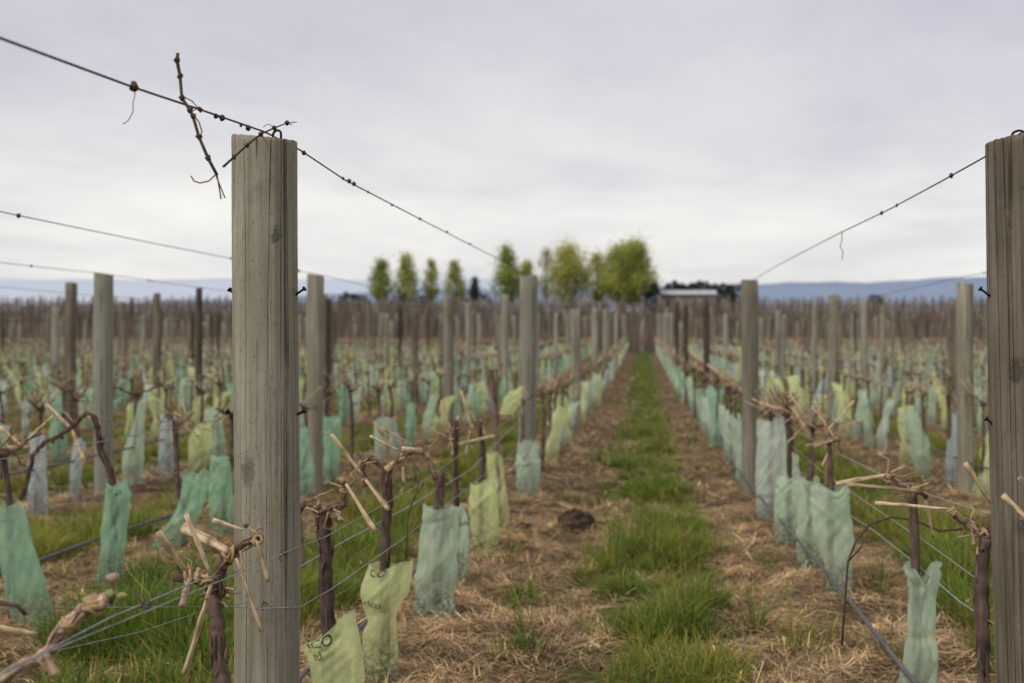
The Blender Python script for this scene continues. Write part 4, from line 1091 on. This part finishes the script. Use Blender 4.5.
wire('trellis_wire', [(-1.02, 3.05, 0.80), P(300, 567, 3.4), P(345, 541, 3.9), P(412, 505, 5.0), P(470, 470, 6.5), (-1.02, 10, 0.74)] + sag(-1, 0.74, 12, 40, 0.02, -0.02), 0.0026, M['wire'], 'second grey wire just below the fruiting wire, left alley row', 'wire', WG)
# first row right
wire('trellis_wire', [(1.0, -3.9, 0.93), (1.0, 1.9, 0.93), (0.985, 2.95, 0.92), P(985, 513, 3.3), P(930, 495, 3.95), P(880, 474, 4.8), P(835, 452, 5.9), P(795, 430, 7.4)] + sag(1, 0.90, 10.1, 70, 0.02), 0.0022, M['wire'], 'pale fruiting wire meeting the right near post at cane height', 'wire', WG)
wire('trellis_wire', [(1.0, -3.9, 0.62), (1.0, 1.9, 0.62), P(1000, 628, 3.2), P(960, 602, 3.6), P(915, 563, 4.2), P(873, 530, 4.95), P(848, 514, 5.55)] + sag(1, 0.55, 7.0, 40, 0.02), 0.0022, M['wire'], 'lower wire crossing the fork topped guard on the right', 'wire', WG)
wire('trellis_wire', [(1.03, -3.9, 0.78), (1.03, 2.6, 0.78), P(985, 585, 3.35), P(930, 545, 4.0), P(870, 505, 5.0), P(820, 470, 6.4)] + sag(1, 0.70, 10.1, 30, 0.02, 0.02), 0.0017, M['wire'], 'thin slack middle wire behind the slender vine on right', 'wire', WG)
# other rows
for k in list(range(-24, -1)) + list(range(2, 17)):
    y0 = abs(row_x(k)) * F / (700 if k < 0 else 440); y0 = max(3.0, y0)
    y0 = Y1 + STEP / 6 * math.floor((y0 - Y1) / (STEP / 6))
    if y0 > 60: continue
    wire('trellis_wire', sag(k, 1.93 if k not in (-2, -3) else 1.95, y0, 70, 0.02), 0.0026, M['wire_dark'], f"top trellis wire of the {row_name(k)}", 'wire', WG, 40 if abs(k) < 4 else 0, k + 50, bead_r=0.011, bead_y=(4, 12), n=5)
    wire('trellis_wire', sag(k, 0.85, y0, 70, 0.03, 0.03), 0.0026, M['wire'], f"fruiting wire at vine head height in the {row_name(k)}", 'wire', WG, n=5)
    if abs(k) < 5:
        wire('trellis_wire', sag(k, 0.55, y0, 45, 0.02, -0.02), 0.0024, M['wire'], f"low wire below the vine heads in the {row_name(k)}", 'wire', WG, n=5)
# grey drip pipes
PG = 'grey drip irrigation pipes'
pts = [(0.93, -3.9, 0.2), (0.93, 2.4, 0.22), P(1010, 800, 2.9), P(950, 722, 3.4), P(905, 671, 3.92), P(865, 620, 4.7), P(830, 576, 5.6), P(790, 531, 7.0), P(760, 497, 8.5), P(742, 474, 10.0), P(725, 452, 12.3)] + [(1.0, yy, 0.12) for yy in (16, 22, 30)]
wire('drip_pipe', pts, 0.0085, M['hose'], 'grey drip pipe slanting past the mint guards at bottom right', 'pipe', PG, n=10)
mb = MB()
for i in (5, 6):
    p = Vector(pts[i]); d = (Vector(pts[i + 1]) - p).normalized(); mb.tube([p, p + d * 0.05], 0.012, 10)
p = Vector(pts[4]).lerp(Vector(pts[5]), 0.5); d = (Vector(pts[5]) - p).normalized(); mb.tube([p, p + d * 0.06], 0.0125, 10)
o = bpy.data.objects[[x.name for x in COL.objects if x.name.startswith('drip_pipe')][-1]]
mb.build('pipe_joint', M['hose'], o, None); c = o.children[0]; c.location = -o.location
wire('drip_pipe', [(-1.14, -3.9, 0.14), (-1.14, 2.9, 0.16), P(305, 672, 3.86), P(362, 626, 4.65), P(414, 572, 5.72), P(470, 525, 7.6), P(500, 496, 9.2), (-1.10, 11.0, 0.20)] + [(-1.0, yy, 0.14) for yy in (14, 20, 30)], 0.0085, M['hose'], 'drip pipe running behind the lime guards left of the alley', 'pipe', PG, n=10)
wire('drip_pipe', [P(-80, 602, 4.86), P(-10, 578, 5.4), P(40, 560, 5.85), P(100, 538, 6.48), P(175, 514, 7.52), P(235, 493, 8.6), P(300, 465, 10.2), (-3.05, 13, 0.3), (-2.9, 20, 0.28), (-2.9, 30, 0.2)], 0.0095, M['hose'], 'grey drip pipe behind the sea green guards at left', 'pipe', PG, n=10)
wire('drip_pipe', [(-4.75, 6.5, 0.45), P(0, 477, 8.3), P(60, 464, 9.2), P(130, 448, 10.5), P(200, 430, 12.2), (-4.75, 18, 0.35), (-4.75, 30, 0.25)], 0.0095, M['hose'], 'drip pipe in the third row left, crossing behind an icy blue guard', 'pipe', PG, n=10)
wire('drip_pipe', [(2.9, 6, 0.32), (2.9, 9, 0.32), (2.9, 12, 0.30), (2.9, 20, 0.28), (2.9, 30, 0.25)], 0.0095, M['hose'], 'drip pipe in the second row right of the alley', 'pipe', PG, n=10)

# ------------------------------------------------------------------ the mature block behind
q = random.Random(77)
mvars = [post_mb(2.0, rr, 200 + i, 10, 4).mesh('wooden_post', [M[mt]]) for i, (rr, mt) in enumerate(((0.085, 'post_brown'), (0.075, 'post_dark'), (0.09, 'post_far_grey'), (0.08, 'post_far_grey')))]
mp = []
for i in range(0, 19):
    Y = 75 + i * 5.0
    for j in range(-40, 32):
        x = j * 2.4 + 0.1 + q.uniform(-0.1, 0.1); yy = Y + q.uniform(-1.5, 1.5)
        if in_view(x, yy, 15): mp.append((yy, x))
mp.sort()
rest = []
for n_, (yy, x) in enumerate(mp):
    if n_posts < 300:
        o = link('wooden_post', q.choice(mvars), None, (x, yy, g1(x, yy))); o.scale = (1, 1, q.uniform(0.92, 1.15)); o.rotation_euler = (q.uniform(-.02, .02), q.uniform(-.02, .02), q.uniform(0, 6))
        tag(o, 'small distant post in the brown leafless vines behind the young block', 'post', 'posts of the brown vine block behind'); n_posts += 1
    else: rest.append((x, yy))
mb = MB()
for (x, yy) in rest:
    z = g1(x, yy); h = q.uniform(1.8, 2.3); t = q.uniform(0.4, 2.3)
    mb.tube([(x, yy, z), (x + q.uniform(-.03, .03), yy, z + h)], 0.085, 6, tint=(t, t, t))
tag(mb.build('wooden_posts', tinted('old_post_wood', (0.13, 0.11, 0.088), 0.9, 5, 0.3)[0]), 'mass of far posts standing in the brown vine block', 'posts', kind='stuff')
n = 66000
yy = 72.5 + 98 * nr.uniform(0, 1, n) ** 0.9
jj = np.round((nr.uniform(-0.60, 0.37, n) * yy - 0.1) / 2.4); xx = jj * 2.4 + 0.1 + np.where(nr.uniform(0, 1, n) < 0.4, nr.uniform(-1.2, 1.2, n), nr.normal(0, 0.16, n))
hb = nr.uniform(0.05, 1.0, n); h = nr.uniform(0.5, 1.25, n)
base = np.stack([xx, yy, gz(xx, yy) + hb * 0.85], 1)
tone = (0.5 + 0.95 * nr.uniform(0, 1, n) ** 1.4)[:, None] * np.array([[1, 1, 1]])
V, Q, C = blades(base, nr.uniform(0, 6.28, n), h, nr.normal(0.05, 0.12, n).clip(-0.3, 0.5), nr.uniform(0.012, 0.034, n), tone)
tag(link('mature_vines', np_mesh('mature_vines', V, Q, C, [tinted('leafless_canes', (0.245, 0.185, 0.135), 0.9, 2, 0.3)[0]])), 'brown mass of leafless mature vines behind the young block', 'vines', kind='stuff')

# ------------------------------------------------------------------ trees
def tree(u, v_top, v_low, wpx, Y, tints, label, seed, shape='cone', leaves=1500, sparse=0.0, group='trees along the skyline', clear=0.12, name='spring_tree'):
    q = np.random.default_rng(seed); r = random.Random(seed)
    x = (u - UX) * Y / F; z0 = g1(x, Y) ; ztop = EYE + (VY - v_top) * Y / F; H = ztop - z0; R = wpx * Y / F / 2 * 1.3; leaves = int(leaves * 1.7)
    root = empty(name, (x, Y, z0)); tag(root, label, 'tree', group)
    mb = MB(); mb.tube([(0, 0, -0.3), (r.gauss(0, .1), 0, H * 0.35), (r.gauss(0, .15), 0, H * 0.7), (0, 0, H * 0.93)], [0.022 * H, 0.016 * H, 0.009 * H, 0.002 * H], 8)
    zc0 = EYE + (VY - v_low) * Y / F - z0
    def rad(t):
        if shape == 'cone': return (min(1, t / 0.22) ** 0.7) * (1 - t) ** 0.75 * 1.15
        if shape == 'oval': return (math.sin(math.pi * min(1, max(0.02, t)) ** 0.75)) ** 0.8
        return (min(1, t / 0.2) ** 0.6) * (1 - t ** 1.7) ** 0.8 * 1.05
    clumps = []
    for i in range(95):
        t = r.uniform(0.0, 0.97); a = r.uniform(0, 6.283); d = R * rad(t) * math.sqrt(r.uniform(0.05, 1.0)) * 0.95
        c = np.array([d * math.cos(a), d * math.sin(a), zc0 + (H - zc0) * t]); clumps.append((c, r.uniform(0.16, 0.28) * R + 0.10, r.uniform(0.6, 1.35), r.choice(tints)))
        if i % 2 == 0: mb.tube([(0, 0, max(0.1, c[2] - d * 1.1 - 0.3)), tuple(c * np.array([.6, .6, 1]) - np.array([0, 0, d * 0.4])), tuple(c)], [0.05, 0.035, 0.012], 5)
    mb.build('trunk', M['tree_bark'], root)
    k = leaves // 95; P_, T_ = [], []
    for c, s_, b, tn in clumps:
        p = c + q.normal(0, 1, (k, 3)) * s_ * np.array([0.75, 0.75, 0.9]); P_.append(p)
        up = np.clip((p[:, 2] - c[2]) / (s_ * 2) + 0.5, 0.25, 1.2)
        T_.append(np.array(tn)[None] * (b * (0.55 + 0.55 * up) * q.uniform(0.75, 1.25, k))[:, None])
    P_ = np.concatenate(P_); T_ = np.concatenate(T_); n = len(P_)
    a1 = q.normal(0, 1, (n, 3)); a1 /= np.linalg.norm(a1, axis=1)[:, None]; a2 = np.cross(a1, q.normal(0, 1, (n, 3))); a2 /= np.linalg.norm(a2, axis=1)[:, None]
    s_ = q.uniform(0.12, 0.26, n)[:, None] * (1 - 0.3 * sparse)
    V = np.stack([P_ - a1 * s_, P_ + a2 * s_ * 0.6, P_ + a1 * s_, P_ - a2 * s_ * 0.6], 1).reshape(-1, 3)
    Q = np.arange(n * 4).reshape(n, 4)
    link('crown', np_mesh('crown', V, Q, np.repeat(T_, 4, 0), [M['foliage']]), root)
YG = [(0.52, 0.52, 0.11), (0.45, 0.46, 0.09), (0.57, 0.56, 0.16)]
DG = [(0.31, 0.38, 0.075), (0.36, 0.42, 0.08), (0.42, 0.45, 0.10)]
EV = [(0.035, 0.05, 0.03), (0.05, 0.06, 0.04)]
for i, (u, vt, vl, w, Y, tn, sh, lv, sp, lab) in enumerate((
    (381, 261, 299, 22, 210, DG, 'cone', 2200, 0, 'small green tree at the left end of the skyline trees'),
    (407, 257, 300, 22, 212, YG, 'cone', 2200, 0, 'narrow pointed tree second from the left in the skyline trees'),
    (431, 260, 300, 14, 214, YG, 'oval', 1300, .3, 'thinnest pale columnar tree in the skyline trees'),
    (455, 261, 301, 19, 212, YG, 'cone', 1800, .2, 'pale narrow tree just left of the dark little conifer'),
    (507, 248, 299, 29, 200, DG, 'cone', 3200, 0, 'full green tree right of the dark little conifer'),
    (527, 262, 299, 19, 216, YG, 'cone', 1500, .3, 'low sparse tree showing directly above the pale round post'),
    (546, 249, 298, 19, 214, [(0.46, 0.46, 0.22)], 'oval', 1200, .5, 'pale thin tree pressed against the broad tree left side'),
    (568, 249, 299, 45, 204, YG, 'cone', 5200, 0, 'broad cone shaped tree in the middle of the skyline trees'),
    (597, 254, 298, 24, 212, YG, 'oval', 2300, .4, 'slim light tree between the two broadest skyline trees'),
    (620, 249, 298, 34, 206, YG + DG, 'round', 5000, 0, 'left half of the densest tree pair beside the long building'),
    (634, 241, 298, 38, 202, YG + DG, 'round', 6500, 0, 'tallest dense tree standing right beside the long low building'))):
    tree(u, vt, vl, w, Y, tn, lab, 40 + i, sh, lv, sp)
tree(475, 278, 302, 11, 220, [(0.055, 0.058, 0.06)], 'little dark conifer standing alone among the pale skyline trees', 71, 'cone', 900, name='conifer_tree')
def bush(u0, u1, v_top, Y, tints, label, seed, n, name='bush', s0=0.2):
    q = np.random.default_rng(seed); x0, x1 = (u0 - UX) * Y / F, (u1 - UX) * Y / F; z0 = g1((x0 + x1) / 2, Y); H = EYE + (VY - v_top) * Y / F - z0
    root = empty(name, ((x0 + x1) / 2, Y, z0)); tag(root, label, name.replace('_', ' '), 'dark bushes on the skyline')
    xx = q.uniform(x0, x1, n) - (x0 + x1) / 2; top = H * (0.92 + 0.05 * np.sin(xx * 1.1 + seed) + 0.03 * np.sin(xx * 4.1)) * np.clip(1 - (np.abs(xx) / ((x1 - x0) / 2)) ** 6, 0.3, 1)
    P_ = np.stack([xx, q.normal(0, 0.8, n), top * q.uniform(0.0, 1.0, n) ** 0.6], 1)
    a1 = q.normal(0, 1, (n, 3)); a1 /= np.linalg.norm(a1, axis=1)[:, None]; a2 = np.cross(a1, q.normal(0, 1, (n, 3))); a2 /= np.linalg.norm(a2, axis=1)[:, None]
    s_ = q.uniform(0.5, 1.4, n)[:, None] * s0
    V = np.stack([P_ - a1 * s_, P_ + a2 * s_ * 0.7, P_ + a1 * s_, P_ - a2 * s_ * 0.7], 1).reshape(-1, 3)
    T_ = np.array(tints)[q.integers(0, len(tints), n)] * q.uniform(0.6, 1.3, (n, 1))
    link('foliage', np_mesh('foliage', V, np.arange(n * 4).reshape(n, 4), np.repeat(T_, 4, 0), [M['foliage']]), root)
    mb = MB()
    for i in range(4):
        xa = q.uniform(x0, x1) - (x0 + x1) / 2; mb.tube([(xa, 0, -0.2), (xa + 0.2, 0, H * 0.6)], [0.08, 0.03], 6)
    mb.build('stem', M['tree_bark'], root)
bush(335, 372, 292, 205, EV + [(0.08, 0.09, 0.04)], 'low dark bushes left of the first skyline tree', 3, 1600)
bush(384, 440, 294, 208, [(0.07, 0.075, 0.05), (0.13, 0.12, 0.09)], 'brownish scrub under the thin columnar tree', 4, 1600)
bush(440, 500, 293, 222, EV, 'dark scrub around the little conifer', 5, 1600)
bush(644, 662, 281, 200, EV, 'dark round bush at the left gable of the building', 6, 1200)
bush(650, 744, 279.5, 216, EV, 'dark evergreen hedge rising behind the long building', 7, 7000, 'hedge', 0.22)
bush(718, 756, 283, 208, EV, 'dark bush at the right end of the long building', 8, 1200)
bush(866, 886, 294, 210, EV, 'small dark bush alone on the skyline at the right', 9, 700)
# long low building
Y = 203; x0, x1 = (657 - UX) * Y / F, (717 - UX) * Y / F; xm = (x0 + x1) / 2; W_ = x1 - x0
zt = EYE + (VY - 290.5) * Y / F; ze = EYE + (VY - 294.5) * Y / F; z0 = g1(xm, Y)
root = empty('farm_building', (xm, Y, z0)); tag(root, 'long low white farm building under dark hedge on the skyline', 'building')
mb = MB(); hw = ze - z0; mb.box((0, 2.5, hw / 2), (W_ - 0.4, 5, hw)); mb.build('wall', M['grey_wall'], root, smooth_=False)
mb = MB(); hr = zt - z0; a = W_ / 2
mb.add([(-a, -0.4, hw - .05), (a, -0.4, hw - .05), (a, 2.5, hr), (-a, 2.5, hr), (a, 5.4, hw - .05), (-a, 5.4, hw - .05), (-a, -0.4, hw + .1), (a, -0.4, hw + .1), (a, 2.5, hr + .15), (-a, 2.5, hr + .15), (a, 5.4, hw + .1), (-a, 5.4, hw + .1)],
       [(6, 7, 8, 9), (9, 8, 10, 11), (0, 3, 2, 1), (3, 5, 4, 2), (0, 1, 7, 6), (5, 11, 10, 4), (1, 2, 8, 7), (2, 4, 10, 8), (0, 6, 9, 3), (3, 9, 11, 5)])
mb.build('roof', M['metal_roof'], root, smooth_=False)
for i in range(4):
    mb = MB(); mb.box((-W_ / 2 + W_ * (i + 0.7) / 4.4, -0.02, hw * 0.62), (0.9, 0.08, 0.7)); mb.build('window', M['dark_opening'], root, smooth_=False)

# ------------------------------------------------------------------ sky and sun
w = bpy.data.worlds.new('World'); SC.world = w; w.use_nodes = True
nt = w.node_tree; nt.nodes.clear()
out = nt.nodes.new('ShaderNodeOutputWorld')
EL, AZ = math.radians(48), math.radians(222)
sky = nt.nodes.new('ShaderNodeTexSky'); sky.sky_type = 'NISHITA'; sky.sun_disc = False; sky.sun_elevation = EL; sky.sun_rotation = AZ
bg1 = nt.nodes.new('ShaderNodeBackground'); nt.links.new(sky.outputs[0], bg1.inputs[0]); bg1.inputs[1].default_value = 0.10
tc = nt.nodes.new('ShaderNodeTexCoord'); sep = nt.nodes.new('ShaderNodeSeparateXYZ'); nt.links.new(tc.outputs['Generated'], sep.inputs[0])
zc = math_(nt, 'MAXIMUM', sep.outputs[2], 0.0)
# flat overcast layer: project the direction on a cloud plane
inv = math_(nt, 'DIVIDE', 1.0, math_(nt, 'ADD', zc, 0.10))
cmb = nt.nodes.new('ShaderNodeCombineXYZ')
nt.links.new(math_(nt, 'MULTIPLY', sep.outputs[0], inv), cmb.inputs[0]); nt.links.new(math_(nt, 'MULTIPLY', sep.outputs[1], inv), cmb.inputs[1])
mp_ = mapping(nt, cmb.outputs[0], (0.75, 0.62, 1))
c1 = noise(nt, mp_, 0.9, 5, 0.5, 0.3); c2 = noise(nt, mp_, 3.2, 5, 0.55, 0.3)
grad = ramp(nt, zc, [(0.0, (0.66, 0.66, 0.73)), (0.05, (0.83, 0.82, 0.81)), (0.11, (0.91, 0.89, 0.86)), (0.18, (0.785, 0.775, 0.79)), (0.27, (0.66, 0.655, 0.715)), (0.6, (0.56, 0.56, 0.62)), (1.0, (0.60, 0.60, 0.64))])
cl = math_(nt, 'ADD', math_(nt, 'MULTIPLY', c1, 0.78), math_(nt, 'MULTIPLY', c2, 0.22))
cm = ramp(nt, cl, [(0.37, (0.83, 0.845, 0.895)), (0.50, (0.985, 0.985, 0.99)), (0.62, (1.10, 1.09, 1.06))])
colr = mixc(nt, 1.0, grad, cm, 'MULTIPLY')
bg2 = nt.nodes.new('ShaderNodeBackground'); nt.links.new(colr, bg2.inputs[0]); bg2.inputs[1].default_value = 1.0
mx = nt.nodes.new('ShaderNodeMixShader'); mx.inputs[0].default_value = 0.93
nt.links.new(bg1.outputs[0], mx.inputs[1]); nt.links.new(bg2.outputs[0], mx.inputs[2]); nt.links.new(mx.outputs[0], out.inputs[0])

sun = bpy.data.lights.new('sun', 'SUN'); sun.energy = 1.7; sun.angle = math.radians(12); sun.color = (1.0, 0.95, 0.88)
so = bpy.data.objects.new('sun', sun); COL.objects.link(so)
# Nishita: rotation 0 puts the sun on +Y, turning clockwise seen from above
d = Vector((math.sin(AZ) * math.cos(EL), math.cos(AZ) * math.cos(EL), math.sin(EL)))
so.rotation_euler = d.to_track_quat('Z', 'Y').to_euler()

# ------------------------------------------------------------------ camera
cam = bpy.data.cameras.new('camera'); co = bpy.data.objects.new('camera', cam); COL.objects.link(co); SC.camera = co
co.location = (0, 0, EYE); co.rotation_euler = (math.radians(90), 0, 0)
cam.sensor_width = 36; cam.lens = F * 36 / 1024; cam.shift_x = -(UX - 512) / 1024; cam.clip_start = 0.05; cam.clip_end = 40000
cam.dof.use_dof = True; cam.dof.focus_distance = 3.0; cam.dof.aperture_fstop = 3.0; cam.dof.aperture_blades = 9
SC.view_settings.view_transform = 'Standard'; SC.view_settings.look = 'None'; SC.view_settings.exposure = 0; SC.view_settings.gamma = 1
SC.render.engine = 'CYCLES'
SC.cycles.use_denoising = True
SC.cycles.max_bounces = 6; SC.cycles.diffuse_bounces = 3; SC.cycles.transmission_bounces = 4; SC.cycles.transparent_max_bounces = 10
